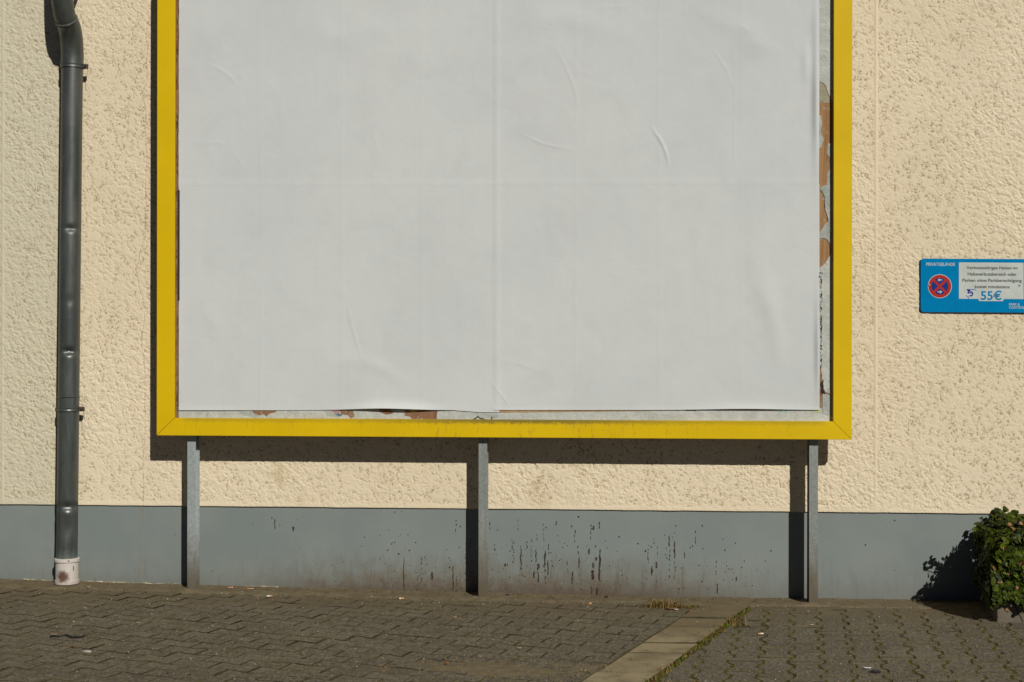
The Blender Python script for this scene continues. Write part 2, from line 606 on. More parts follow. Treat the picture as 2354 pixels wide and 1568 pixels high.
# ------------------------------------------------------------------ building
PT = .500                       # top of the plinth
bld = tag(empty('building', (0, 0, 0)), 'building wall of cream roughcast above a smooth grey plinth', 'building')
ck = [(597, 89), (583, 123), (590, 190), (587, 258), (591, 321), (568, 379), (580, 425), (583, 517), (586, 631), (580, 718), (583, 815),
      (579, 857), (582, 949), (559, 1018), (544, 1081), (553, 1144), (570, 1196), (580, 1271), (562, 1380), (576, 1437), (579, 1546),
      (579, 1695), (575, 1759), (571, 1876), (571, 2026)]


def ss(v, a_, b_):
    t_ = np.clip((v - a_) / (b_ - a_), 0, 1)
    return t_ * t_ * (3 - 2 * t_)


def roughcast(X, Z):
    """thickness of the thrown plaster in metres: pebbly lumps, scarps and pits, dragged a little down to the right"""
    c_, s_ = math.cos(R(-50)), math.sin(R(-50))
    P, Q = X * c_ + Z * s_, -X * s_ + Z * c_
    P = P / 1.35
    wx, wy = .018 * fbm(X * 23, Z * 23, 3), .018 * fbm(X * 23 + 50, Z * 23 + 9, 3)
    n1 = fbm((P + wx) * 58, (Q + wy) * 58, 3) + .5
    n2 = fbm((P + wy) * 118 + 31, (Q + wx) * 118 + 77, 3) + .5
    rough = .55 + .9 * ss(fbm(X * 1.7 + 3, Z * 1.7, 3) + .5, .35, .68) * (.8 + .35 * ss(X, .8, 1.8))
    h = .0021 * ss(n1, .455, .525) + .0016 * ss(n2, .44, .53) + .0013 * (fbm(X * 19, Z * 19, 3) + .5)
    pit = ss(.40 - n2, 0, .10) * ss(fbm(X * 14 + 8, Z * 14, 3) + .5, .48, .62)
    h = h * rough * .82 - .0030 * pit * rough
    for u_ in (6, 2012):                        # joints where two days' plaster meet, trowelled smoother
        h = h * (1 - .75 * np.exp(-((X - WX(u_)) / .010) ** 2)) + .0042 * np.exp(-((X - WX(u_)) / .008) ** 2)
    k2 = ss(Z, PT + .035, PT + .008)            # smoothed along the lower edge
    return h * (1 - .7 * k2) + .0025 * k2


def relief(x0, x1, z0, z1, step, crack=None):
    nx2, nz2 = int((x1 - x0) / step), int((z1 - z0) / step)
    X, Z = np.meshgrid(np.linspace(x0, x1, nx2), np.linspace(z0, z1, nz2))
    H = roughcast(X, Z)
    if crack:
        d_, _t = segd(X, Z, crack)
        H = H - .0045 * np.exp(-(d_ / .0024) ** 2)
    Zo = Z.copy()
    Y = -np.clip(H, 0, None)
    if z0 <= PT + 1e-6:                         # ragged drip edge, returned to the plinth
        wob = .005 * fbm(X[:1] * 9, X[:1] * 0 + 2, 3)
        Zo[0] += wob[0]
        Zo = np.vstack([Zo[:1], Zo]); X = np.vstack([X[:1], X]); Y = np.vstack([Y[:1] * 0 + .0075, Y])
    return X, Y, Zo


def segd(U, V, pl):
    d = np.full(U.shape, 1e9); tt = np.zeros(U.shape)
    n_ = len(pl) - 1
    for i in range(n_):
        (ax, ay), (bx, by) = pl[i], pl[i + 1]
        L2 = (bx - ax) ** 2 + (by - ay) ** 2
        t = np.clip(((U - ax) * (bx - ax) + (V - ay) * (by - ay)) / L2, 0, 1)
        dd = np.hypot(U - ax - t * (bx - ax), V - ay - t * (by - ay))
        m2 = dd < d
        d = np.where(m2, dd, d); tt = np.where(m2, (i + t) / n_, tt)
    return d, tt


def wsrc(x, y, py=0.0):
    p = W(x / 1.7407, y / 1.7407, py)
    return (p.x, p.z)


def jitter(pl, amp, sub=5):
    out = []
    for a, b in zip(pl[:-1], pl[1:]):
        for k in range(sub):
            t = k / sub
            out.append((a[0] + (b[0] - a[0]) * t + random.uniform(-amp, amp), a[1] + (b[1] - a[1]) * t))
    return out + [pl[-1]]


grids = [relief(-3.95, -2.36, PT, 3.62, .0032, [wsrc(*p) for p in jitter(ck, 3, 2)]),
         relief(-2.36, 1.10, PT, 1.00, .0034), relief(1.10, 2.80, PT, 3.62, .0032), relief(-2.36, 1.10, 1.00, 3.62, .02),
         relief(-8, -3.95, PT, 4.6, .03), relief(2.80, 6.5, PT, 4.6, .03), relief(-3.95, 2.80, 3.62, 4.6, .03)]
cos_, qs_, base_ = [], [], 0
for X, Y, Z in grids:
    n, m = X.shape
    i = np.arange(n * m).reshape(n, m) + base_
    qs_.append(np.stack([i[:-1, :-1], i[:-1, 1:], i[1:, 1:], i[1:, :-1]], -1).reshape(-1, 4))
    cos_.append(np.stack([X, Y, Z], -1).reshape(-1, 3)); base_ += n * m
bx = np.array([(x, y, z) for z in (PT + .012, 4.6) for y in (.008, .35) for x in (-8, 6.5)])
qs_.append(np.array([(0, 2, 3, 1), (4, 5, 7, 6), (0, 1, 5, 4), (2, 6, 7, 3), (0, 4, 6, 2), (1, 3, 7, 5)]) + base_); cos_.append(bx)
co_ = np.concatenate(cos_).astype(np.float32); q_ = np.concatenate(qs_).astype(np.int32)
me = bpy.data.meshes.new('facade')
me.vertices.add(len(co_)); me.vertices.foreach_set('co', co_.ravel())
me.loops.add(q_.size); me.loops.foreach_set('vertex_index', q_.ravel())
me.polygons.add(len(q_)); me.polygons.foreach_set('loop_start', np.arange(0, q_.size, 4, dtype=np.int32))
me.update(calc_edges=True)
sm_ = np.ones(len(q_), bool); sm_[-6:] = False
me.polygons.foreach_set('use_smooth', sm_)
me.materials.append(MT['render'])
fac = link(bpy.data.objects.new('facade', me)); fac.parent = bld
pb = MB(); pb.box(-8.01, 6.51, .007, .36, -.3, PT + .015)
plinth = pb.build('plinth', MT['plinth'], bld)
rb = MB(); rb.box(-8.3, 6.8, -.45, 6.3, 4.603, 4.80)
rb.build('roof', MT['roof'], bld)
sb_ = MB(); sb_.box(-8, -7.7, .36, 6, -.3, 4.6); sb_.box(6.2, 6.5, .36, 6, -.3, 4.6); sb_.box(-7.7, 6.2, 5.7, 6, -.3, 4.6)
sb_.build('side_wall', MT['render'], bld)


def ribbon(mb, pts, w, y=-.0015, taper=False, mi=0):
    """thin flat strip along (x, z) points lying on a wall plane at y"""
    pts = [Vector((p[0], p[1])) for p in pts]
    L, Rr = [], []
    n_ = len(pts)
    for k, p in enumerate(pts):
        t = (pts[min(k + 1, n_ - 1)] - pts[max(k - 1, 0)])
        t = t.normalized() if t.length else Vector((0, 1))
        nn = Vector((-t.y, t.x))
        ww = (w[k] if isinstance(w, (list, tuple)) else w) / 2
        L.append(p + nn * ww); Rr.append(p - nn * ww)
    mb.add([(p.x, y, p.y) for p in L] + [(p.x, y, p.y) for p in Rr],
           [[k, n_ + k, n_ + k + 1, k + 1] for k in range(n_ - 1)], mi)


ck2 = [(571, 2022), (571, 2080), (553, 2127), (558, 2182), (566, 2221), (561, 2331)]
mb = MB(); ribbon(mb, [wsrc(*p, .007) for p in jitter(ck2, 3)], .0026, .0055)
mb.build('crack', MT['crack'], plinth)
# mud splashes and runs on the plinth: little blobs of dried mud, proud of the paint
sp = MB()


def blob(x, z, w, h, y=.0055):
    k = 9
    a0 = random.random() * 6
    ring = []
    for i in range(k):
        a = a0 + 2 * math.pi * i / k
        rr = random.uniform(.6, 1.15)
        ring.append((x + math.cos(a) * w * rr / 2, y, z + math.sin(a) * h * rr / 2))
    sp.add(ring, [list(range(k))][::1])


def run(x, z0, z1, w):
    if w < .007:
        z = z0
        while z > z1:
            L_ = random.uniform(.008, .03)
            blob(x + random.uniform(-.003, .003), z - L_ / 2, w * random.uniform(.5, 1.3), L_ * random.uniform(.7, 1.1))
            z -= L_ * random.uniform(.8, 1.9)
        return
    m_ = 7
    pts = [(x + random.uniform(-.0025, .0025), z0 + (z1 - z0) * i / m_) for i in range(m_ + 1)]
    ribbon(sp, pts, [w * random.uniform(.35, 1.0) * (1 if i else .3) for i in range(m_ + 1)], .0055)


zs4 = lambda x, y: wsrc(1500 + x * .5286, 1900 + y * .5286, .007)
zs5 = lambda x, y: wsrc(2500 + x * .5286, 1900 + y * .5286, .007)
zs3 = lambda x, y: wsrc(600 + x * .3827, 1550 + y * .3827, .007)
PXM = .5286 / 1.7407 / 402
for f_, lst in ((zs4, [(1050, 490, 650, 9), (1105, 530, 720, 10), (1148, 500, 545, 8), (1183, 480, 655, 7), (1218, 560, 660, 10), (1275, 365, 475, 9),
                       (1287, 570, 690, 14), (1287, 690, 820, 9), (1310, 640, 755, 12), (1316, 520, 585, 9), (1372, 350, 382, 12), (1512, 410, 500, 8),
                       (1545, 620, 700, 12), (1535, 535, 575, 9), (1620, 555, 600, 20), (1635, 375, 460, 9), (1655, 385, 415, 20), (1698, 355, 405, 11),
                       (1702, 560, 700, 17), (1697, 690, 800, 16), (1675, 620, 650, 16), (1650, 665, 705, 16), (1648, 720, 790, 26), (1492, 730, 820, 12),
                       (1458, 650, 735, 9), (1203, 730, 780, 20), (1236, 730, 810, 12), (1232, 670, 720, 16), (1680, 850, 920, 22), (1640, 840, 900, 14),
                       (612, 340, 410, 9), (870, 355, 410, 8), (1083, 330, 408, 7), (218, 620, 880, 10), (352, 620, 810, 8), (432, 730, 790, 22), (722, 480, 560, 9), (686, 500, 800, 6),
                       (590, 690, 870, 11), (322, 730, 880, 8), (998, 665, 700, 9), (985, 670, 690, 18), (905, 520, 560, 8), (2066, 560, 660, 9),
                       (1040, 490, 555, 8), (1228, 450, 495, 9), (1242, 675, 705, 12), (620, 760, 870, 7)]),
                (zs5, [(175, 585, 660, 8), (203, 690, 760, 16), (238, 655, 705, 18), (248, 535, 600, 9), (335, 460, 540, 11), (375, 500, 625, 13), (340, 560, 620, 9),
                       (375, 560, 780, 6), (338, 620, 760, 6), (533, 420, 510, 8), (450, 580, 630, 10), (690, 640, 760, 6), (700, 820, 900, 11), (842, 770, 805, 12),
                       (405, 780, 930, 8), (217, 480, 515, 7), (310, 540, 590, 6), (385, 690, 715, 9), (790, 700, 740, 6), (320, 620, 640, 6)]),
                (zs3, [(1305, 1375, 1480, 14), (1500, 1450, 1500, 20)])):
    for (x, a, b, w) in lst:
        p0, p1 = f_(x, a), f_(x, b)
        sc = PXM if f_ is not zs3 else PXM * .724
        run(p0[0], p0[1], p1[1], max(.0035, w * sc * .95))
for f_, lst in ((zs4, [(150, 282), (103, 416), (127, 523), (150, 511), (97, 570), (40, 460), (180, 598), (205, 275), (1540, 318), (1990, 520), (2046, 575), (1847, 468), (1756, 552),
                       (1743, 500), (1383, 460), (1295, 400), (1488, 390), (1395, 505), (1395, 648), (1343, 690), (1132, 768), (1108, 710), (1018, 778), (1600, 540), (1870, 760),
                       (646, 390), (640, 550), (562, 630), (565, 700), (927, 415), (1668, 540), (1700, 575), (370, 750), (260, 570), (309, 511), (250, 453), (378, 628)]),
                (zs5, [(97, 520), (155, 575), (300, 455), (375, 437), (360, 470), (512, 538), (495, 548), (590, 557), (620, 690), (560, 685), (750, 672), (755, 570), (743, 485), (835, 515),
                       (885, 700), (823, 740), (760, 735), (965, 838), (385, 385), (585, 385), (1105, 575), (1062, 652), (1820, 530), (2043, 720), (2040, 345), (583, 807), (430, 705)]),
                (zs3, [(1275, 1368), (1358, 1440), (1535, 1385), (1490, 1465), (1075, 1428), (263, 1540)])):
    for (x, z) in lst:
        p = f_(x, z); s_ = random.uniform(.005, .0105)
        blob(p[0], p[1], s_, s_ * random.uniform(.9, 1.4))
for _ in range(260):
    x = random.gauss(-.45, .62); z = gz(x) + .02 + abs(random.gauss(0, .13))
    if z < PT - .03 and -2.4 < x < 1.2:
        s_ = random.uniform(.0025, .006)
        blob(x, z, s_, s_ * random.uniform(.9, 2.2))
o = sp.build('mud_splash', MT['splash'], plinth)
tag(o, kind='stuff')

mortar = plain('pale_mortar', (.38, .34, .24), .95, .1, 0, .4, 60)
for (ua, ub) in ((55, 118), (186, 300), (300, 420), (560, 640)):
    mf = MB()
    k_ = 40
    top_, bot_ = [], []
    for i in range(k_ + 1):
        x = WX(ua + (ub - ua) * i / k_)
        hgt = .012 + .016 * float(fbm(np.array(x * 13), np.array(.7), 4))
        top_.append((x, .0045, gz(x) + max(.003, hgt))); bot_.append((x, -.006, gz(x) - .01))
    mf.add(top_ + bot_, [[i, k_ + 1 + i, k_ + 2 + i, i + 1] for i in range(k_)])
    mf.build('mortar_crumb', mortar, plinth)

# ------------------------------------------------------------------ billboard
YF, YB, YP = -.228, -.190, -.174       # frame front, frame back, front of the posts
YBD = -.192                            # front of the wooden board
fl, fr = WX(360, YF), WX(1957.5, YF)
il, ir = WX(401, YF), WX(1915, YF)
fbm_, ibm = .9265, 1.0262
ptop = 3.62
itop = ptop - .10
bb = tag(empty('billboard', ((fl + fr) / 2, -.14, 0)), 'large billboard with yellow frame and blank white paper on steel posts', 'billboard')


def ch(o):                             # parent to the billboard, keep world place
    o.parent = bb
    o.matrix_parent_inverse = Matrix.Translation(-Vector(bb.location))
    return o


gap = .0008


def rail(poly):
    m_ = MB(); m_.prism(poly, YF, YB)
    return ch(m_.build('frame_rail', MT['yellow'], None, False, .0022))


rail([(fl, fbm_ + gap), (il, ibm + gap), (il, itop - gap), (fl, ptop - gap)][::1])
rail([(fr, ptop - gap), (ir, itop - gap), (ir, ibm + gap), (fr, fbm_ + gap)])
rail([(fl + gap, fbm_), (fr - gap, fbm_), (ir - gap, ibm), (il + gap, ibm)])
rail([(fl + gap, ptop), (il + gap, itop), (ir - gap, itop), (fr - gap, ptop)])
m_ = MB(); m_.box(il - .03, ir + .03, YBD, YBD + .010, ibm - .03, itop + .03)
ch(m_.build('board', MT['wood']))
m_ = MB(); m_.box(fl + .02, fr - .02, YBD + .0115, YBD + .0165, fbm_ + .02, ptop - .02)
ch(m_.build('back_panel', MT['galv']))
# weathered batten beside the left rail
bx0, bx1 = il + .001, WX(410, YBD - .018)
k = 260
zz = np.linspace(ibm + .001, itop - .001, k)
m_ = MB()
e1 = [bx1 - .003 + .006 * float(fbm(np.array(z * 14), np.array(3.1), 5)) for z in zz]
m_.add([(bx0, YBD - .019 + .005 * float(fbm(np.array(z * 40), np.array(9.), 4)), z) for z in zz] +
       [(e, YBD - .020 + .008 * float(fbm(np.array(z * 46), np.array(4.), 4)), z) for e, z in zip(e1, zz)] +
       [(bx0, YBD - .0005, z) for z in zz] + [(e, YBD - .0005, z) for e, z in zip(e1, zz)],
       [[i, k + i, k + i + 1, i + 1] for i in range(k - 1)] + [[k + i, 3 * k + i, 3 * k + i + 1, k + i + 1] for i in range(k - 1)])
ch(m_.build('batten', MT['rough']))
m_ = MB(); a, b = W(409.5, 438, YBD - .02), W(411.5, 560, YBD - .02)
m_.box(bx1 - .002, bx1 + .0035, YBD - .0255, YBD - .001, W(410, 690, YBD).z, W(410, 438, YBD).z)
ch(m_.build('edge_strip', MT['black']))

# posts: rolled steel I-beams standing on the paving
for u in (440.5, 1110, 1870):
    x = WX(u, YP)
    hw, dp, tf, tw = .0245, .080, .0055, .004
    m_ = MB()
    zb, zt = gz(x) - .05, ptop - .05
    m_.box(x - hw, x + hw, YP, YP + tf, zb, zt)
    m_.box(x - hw, x + hw, YP + dp - tf, YP + dp, zb, zt)
    m_.box(x - tw / 2, x + tw / 2, YP + tf + .0002, YP + dp - tf - .0002, zb, zt)
    ch(m_.build('post', MT['galvl' if u < 500 else 'galv'], None, False, .0009))

# torn layers of old posters round the blank sheets
YO = YBD - .0022


def ragged(pl, amp, sub=6):
    out = []
    n_ = len(pl)
    for i in range(n_):
        a, b = pl[i], pl[(i + 1) % n_]
        L = math.hypot(b[0] - a[0], b[1] - a[1])
        kk = max(1, int(L / sub))
        for j in range(kk):
            t = j / kk
            out.append((a[0] + (b[0] - a[0]) * t + (random.uniform(-amp, amp) if j else 0),
                        a[1] + (b[1] - a[1]) * t + (random.uniform(-amp, amp) if j else 0)))
    return out


def scrap(pl, mat, y=YO, amp=1.2, curl=0, name='old_poster', sub=6):
    pts = ragged(pl, amp, sub)
    w = [W(u, v, y) for u, v in pts]
    cx = sum(p.x for p in w) / len(w); cz = sum(p.z for p in w) / len(w)
    n_ = len(w)
    vs_ = [(p.x, y - (random.random() * curl if curl else 0), p.z) for p in w]
    inn = [((p.x * .75 + cx * .25), y - .0003, (p.z * .75 + cz * .25)) for p in w]
    back = [(p.x, YBD - .0002, p.z) for p in w]
    m_ = MB()
    m_.add(vs_ + inn + back,
           [[i, (i + 1) % n_, n_ + (i + 1) % n_, n_ + i] for i in range(n_)] + [list(range(n_, 2 * n_))] +
           [[2 * n_ + i, 2 * n_ + (i + 1) % n_, (i + 1) % n_, i] for i in range(n_)])
    return ch(m_.build(name, MT[mat]))


scrap([(1872, -130), (1922, -130), (1922, 240), (1912, 232), (1903, 214), (1897, 196), (1892, 191), (1884, 188), (1872, 190)], 'oldw', YO, .8)
scrap([(1872, 186), (1884, 190), (1891, 192), (1898, 208), (1906, 226), (1906, 236), (1893, 238), (1889, 232), (1884, 236), (1872, 232)], 'olive', YO + .0008, .7)
scrap([(1870, 262), (1887, 266), (1889, 280), (1886, 300), (1888, 312), (1893, 322), (1888, 336), (1870, 352)], 'oldg', YO + .0006, 1.2)
scrap([(1903, 330), (1922, 326), (1922, 430), (1899, 424), (1901, 400), (1906, 388), (1907, 360), (1900, 352)], 'oldg', YO + .0006, 1.2)
scrap([(1890, 247), (1896, 247), (1897, 252), (1891, 253)], 'olive', YO + .001, .4)
scrap([(1884, 432), (1895, 426), (1906, 424), (1922, 424), (1922, 545), (1908, 540), (1901, 496), (1896, 482), (1895, 452), (1890, 440), (1885, 436)], 'oldg', YO - .0006, .8, .004)
scrap([(1870, 532), (1886, 532), (1897, 514), (1908, 505), (1922, 500), (1922, 604), (1909, 584), (1907, 560), (1897, 548), (1886, 546), (1870, 548)], 'oldg', YO, 1, .002)
scrap([(1870, 622), (1886, 614), (1896, 606), (1903, 594), (1909, 580), (1922, 578), (1922, 915), (1910, 912), (1905, 905), (1896, 900), (1890, 880), (1889, 862), (1885, 840), (1870, 838)], 'oldw', YO - .0004, 1.0, .002)
for i in range(16):               # cracked, flaking edge of the old layers
    v = 622 + i * 14 + random.uniform(-5, 5); u0 = 1882; s_ = random.uniform(4, 9)
    scrap([(u0, v), (u0 + s_, v + 2), (u0 + s_ * .7, v + 10), (u0 + 2, v + 13)], random.choice(['oldg', 'oldw', 'olive']), YO - .002, 1.2, .010, 'paper_flake', 4)
for v, w_ in ((724, 3.5), (745, 4), (822, 3), (770, 2.5), (640, 3), (668, 3)):
    scrap([(1886, v), (1886 + w_, v + 3), (1885 + w_ * .8, v + 22), (1886, v + 26)], 'dark', YO - .0018, .8, 0, 'tear', 6)
scrap([(1884, 860), (1896, 838), (1892, 862), (1890, 880), (1896, 905), (1884, 910)], 'redwood', YO + .0012, 1, 0, 'bare_patch')
scrap([(1886, 880), (1893, 872), (1891, 894), (1897, 906), (1888, 905)], 'dark', YO - .0018, 1, 0, 'tear')
# bottom strip
scrap([(404, 935), (1922, 938), (1922, 985), (404, 985)], 'oldw', YO, .4, 0, 'old_poster', 20)
scrap([(1890, 905), (1922, 912), (1922, 962), (1908, 955), (1890, 950)], 'oldg', YO - .0012, 1, .001)
for pl, mt in (([(573, 940), (640, 940), (632, 948), (622, 950), (612, 958), (606, 952), (596, 955), (585, 951)], 'redwood'),
               ([(540, 940), (575, 940), (592, 956), (588, 962), (570, 956), (555, 952)], 'oldg'),
               ([(780, 940), (812, 944), (814, 958), (806, 962), (800, 955), (785, 952)], 'redwood'),
               ([(868, 938), (906, 940), (902, 951), (886, 953), (874, 948)], 'redwood'),
               ([(930, 940), (1006, 944), (1003, 965), (985, 967), (968, 962), (952, 966), (942, 958), (930, 956)], 'redwood'),
               ([(1090, 946), (1140, 946), (1148, 960), (1100, 962)], 'oldg'), ([(745, 942), (780, 942), (778, 958), (750, 956)], 'oldg')):
    scrap(pl, mt, YO - .0006, 1.0, 0, 'bare_patch' if mt == 'redwood' else 'old_poster')
for u0, v0, c_ in ((772, 946, (.48, .22, .22)), (778, 953, (.13, .18, .24)), (905, 944, (.25, .42, .48)), (950, 944, (.55, .47, .12)), (1800, 944, (.30, .46, .47)), (1876, 944, (.55, .53, .14))):
    mt = plain('faded_print', c_, .9, .2, 0, .3, 90)
    MT['tmp'] = mt
    scrap([(u0 - 9, v0 - 3), (u0 + 9, v0 - 3), (u0 + 7, v0 + 3), (u0 - 6, v0 + 2)], 'tmp', YO - .0011, 1.5, 0, 'faded_print', 3)
cr = jitter([(1080, 968), (1093, 962), (1098, 957), (1102, 961), (1112, 964), (1128, 966), (1131, 958)], 0)
m_ = MB(); ribbon(m_, [(W(u, v + random.uniform(-.6, .6), YO).x, W(u, v + random.uniform(-.6, .6), YO).z) for u, v in cr], .006, YO - .0012)
ch(m_.build('tear', MT['dark']))

# the four blank sheets
YS = YBD - .0062
US = dict(w1=[(1500, 296), (1515, 318), (1527, 342), (1534, 362), (1537, 382)])
WR = [([(1499, 294), (1506, 306), (1515, 318), (1522, 331), (1528, 345), (1534, 364), (1537, 384)], 2.8, .0060),
      ([(1197, 307), (1220, 319), (1245, 330), (1280, 338), (1322, 344)], 3, .0022),
      ([(1280, 112), (1296, 145), (1312, 182), (1322, 212), (1328, 240)], 4, .0020),
      ([(1638, 110), (1652, 134), (1667, 157), (1688, 208)], 3, .0016),
      ([(1128, 878), (1139, 891), (1150, 905), (1162, 920), (1172, 936)], 2.2, .0022),
      ([(1331, 716), (1330, 770)], 2.5, .0012),
      ([(799, 700), (805, 730), (813, 762), (822, 796), (832, 824)], 3, .0020),
      ([(480, 150), (500, 157), (520, 169), (536, 184), (548, 200)], 4, .0018),
      ([(440, 327), (500, 328), (520, 334)], 5, .0012), ([(540, 355), (552, 372), (563, 392)], 3, .0010),
      ([(860, 310), (866, 330), (872, 360)], 4, .0010), ([(1360, 20), (1420, 14), (1450, 16)], 4, .0012),
      ([(1700, 55), (1716, 68), (1718, 84)], 5, .0012), ([(1150, 828), (1200, 838), (1240, 850)], 5, .0010),
      ([(776, 78), (777, 200), (776, 330)], 1.6, .0011), ([(1688, 70), (1689, 260), (1687, 290), (1690, 440)], 1.7, .0013),
      ([(598, 415), (599, 360), (600, 330)], 1.8, .0009), ([(1498, 270), (1499, 300)], 2, .001), ([(597, 820), (598, 880), (597, 942)], 1.6, .0012),
      ([(1320, 590), (1322, 750), (1322, 900)], 2, .0006), ([(955, 300), (957, 420)], 2.5, .0007), ([(1324, 350), (1325, 418)], 2, .0007),
      ([(1132, 690), (1131, 640), (1134, 600)], 1.8, .0014),
      ([(1730, 640), (1765, 700), (1782, 760), (1795, 850)], 22, .006), ([(1760, 520), (1735, 600), (1790, 720)], 26, .005),
      ([(760, 838), (830, 828), (880, 845), (930, 880)], 16, .0035), ([(470, 700), (500, 760)], 22, .003),
      ([(1170, 60), (1300, 40), (1420, 80)], 28, .004), ([(1600, 20), (1720, 70), (1760, 130)], 24, .004),
      ([(700, 60), (780, 90), (900, 60)], 26, .003)]


def sheet(u0, u1, v0, v1, y, lift=None, edge_fn=None):
    nu, nv = int((u1 - u0) / 2.6), int((v1 - v0) / 2.6)
    a, b = np.meshgrid(np.linspace(0, 1, nu), np.linspace(0, 1, nv))
    U = u0 + (u1 - u0) * a
    V = v0 + (v1 - v0) * b
    if edge_fn:
        V = V + edge_fn(U) * np.clip((b - .9) / .1, 0, 1)
    h = .0016 * (fbm(U / 150, V / 150, 4) + .5) + .0006 * fbm(U / 22, V / 26, 3)
    h = h + .0004 * np.exp(-((U - u0 - (u1 - u0) * .255) / 5.0) ** 2) + .0005 * np.exp(-((U - u0 - (u1 - u0) * .51) / 5.0) ** 2) + .0003 * np.exp(-((U - u0 - (u1 - u0) * .76) / 5.0) ** 2)
    for pl, w_, hh in WR:
        us = [p[0] for p in pl]; vs2 = [p[1] for p in pl]
        if max(us) < u0 - 60 or min(us) > u1 + 60 or max(vs2) < v0 - 60 or min(vs2) > v1 + 60:
            continue
        d, t = segd(U, V, pl)
        h = h + (.72 if w_ < 6 else 1) * hh * np.exp(-(d / w_) ** 2) * np.sin(np.pi * np.clip(t * .86 + .07, 0, 1))
    if lift is not None:
        h = h + lift(U, V)
    Y = y - np.clip(h, -.001, 1)
    X = np.zeros_like(U); Z = np.zeros_like(U)
    # sheet lies in the plane y; convert the grid once, then push it out along y
    du, dv = (U - 1176.5) / FPX, (V - 784) / FPX
    dy = F_.y + R_.y * du - U_.y * dv
    t = (y - CAM.y) / dy
    X = CAM.x + t * (F_.x + R_.x * du - U_.x * dv)
    Z = CAM.z + t * (F_.z + R_.z * du - U_.z * dv)
    o = gridobj('poster_sheet', X, Y, Z, MT['paper'])
    return ch(o)


gs = lambda x, c, w_: np.exp(-((x - c) / w_) ** 2)
right_edge = lambda U, V: (.017 * gs(U, 1876, 8.5) * (gs(V, 235, 120) + .3 * gs(V, 60, 60)) + .013 * gs(U, 1880, 7) * gs(V, 800, 95)
                           + .005 * gs(U, 1852, 10) * gs(V, 145, 38))
sheet(410, 1146, -104, 431, YS, lambda U, V: .0010 * gs(V, 424, 9))
sheet(1133, 1882, -104, 428, YS - .0005, lambda U, V: right_edge(U, V) + .0019 * gs(U, 1142, 7) + .0010 * gs(V, 421, 9))
sheet(411, 1147, 421, 943, YS - .0007, lambda U, V: .046 * gs(V, 950, 16) * gs(U, 900, 82) + .004 * gs(V, 946, 9) * gs(U, 480, 90),
      lambda U: -4.5 * gs(U, 880, 95) + 4.5 * np.clip((U - 1040) / 60, 0, 1))
sheet(1133, 1883, 424, 942.5, YS - .0010, lambda U, V: right_edge(U, V) + .016 * gs(V, 948, 15) * gs(U, 1720, 95) + .0019 * gs(U, 1142, 7) + .002 * gs(V, 944, 6),
      lambda U: -3.0 * gs(U, 1710, 110))
scrap([(1147, 930), (1505, 930), (1500, 944.5), (1380, 946), (1147, 948.5)], 'kraft', YO - .0016, .2, 0, 'kraft_strip', 20)
scrap([(1575, 938), (1600, 938), (1600, 944.5), (1575, 944.5)], 'dark', YO - .0016, .4, 0, 'tear', 6)

# ------------------------------------------------------------------ downpipe
dp = tag(empty('downpipe', (WX(154), -.09, 0)), 'dark zinc downpipe with a bent neck and cream foot pipe', 'downpipe')


def chd(o, p=dp):
    o.parent = p
    if p is dp:
        o.matrix_parent_inverse = Matrix.Translation(-Vector(dp.location))
    return o


def up(u, v, y):
    p = W(u, v, y)
    return Vector((p.x, y, p.z))


PR = .0605
A, B = up(153.5, 1292, -.085), up(166, 150, -.085)
dents = [(up(161, 525, -.1457), .035, .016, .018), (up(158, 808, -.1457), .04, .018, .022), (up(154, 1166, -.1457), .05, .020, .018), (up(150, 1215, -.145), .05, .06, .008),
         (up(158, 690, -.1457), .05, .03, .004)]
npts = 380
pts = [A + (B - A) * (i / (npts - 1)) for i in range(npts)]


def dring(k_, th, r):
    p = pts[k_] + Vector((math.cos(th), -abs(math.sin(th)) if math.sin(th) < 0 else math.sin(th), 0)) * r
    q = Vector((pts[k_].x + math.cos(th) * r, pts[k_].y + math.sin(th) * r, pts[k_].z))
    for c, wx, wz, dpth in dents:
        dx, dz = (q.x - c.x) / wx, (q.z - c.z) / wz
        if q.y < pts[k_].y + .01 and abs(dx) < 3 and abs(dz) < 3:
            r -= dpth * math.exp(-dx * dx - dz * dz)
    return r


m_ = MB(); m_.sweep(pts, [PR] * npts, 40, True, 0, dring)
chd(m_.build('pipe', MT['zinc'], None, True))


def bez(ps, n_):
    out = []
    for i in range(n_ + 1):
        t = i / n_
        q = [p.copy() for p in ps]
        while len(q) > 1:
            q = [q[j] * (1 - t) + q[j + 1] * t for j in range(len(q) - 1)]
        out.append(q[0])
    return out


b0 = up(166, 143, -.085)
b1 = up(167, 100, -.085); b2 = up(163, 62, -.150); b3 = up(152, 46, -.200)
bend = [up(166, 151, -.085)] + bez([b0, b1, b2, b3], 18)
m_ = MB(); m_.sweep(bend, [PR + .0035] * len(bend), 36); chd(m_.build('bend', MT['zinc'], None, True))
c1 = up(146, 30, -.235); c2 = up(141, 5, -.275); c3 = up(139, -45, -.30); c4 = up(139, -120, -.31)
neck = bez([b3 + (b3 - c1) * .3, c1, c2, c3, c4], 20) + [Vector((c4.x, c4.y, 4.59))]
m_ = MB(); m_.sweep(neck, [PR] * len(neck), 36); chd(m_.build('neck', MT['zinc'], None, True))
t = (c1 - b3).normalized()
m_ = MB(); m_.sweep([b3 - t * .006, b3 - t * .003, b3 + t * .004, b3 + t * .007], [PR + .004, PR + .0065, PR + .0065, PR + .004], 36)
chd(m_.build('solder_ring', MT['zincl'], None, True))
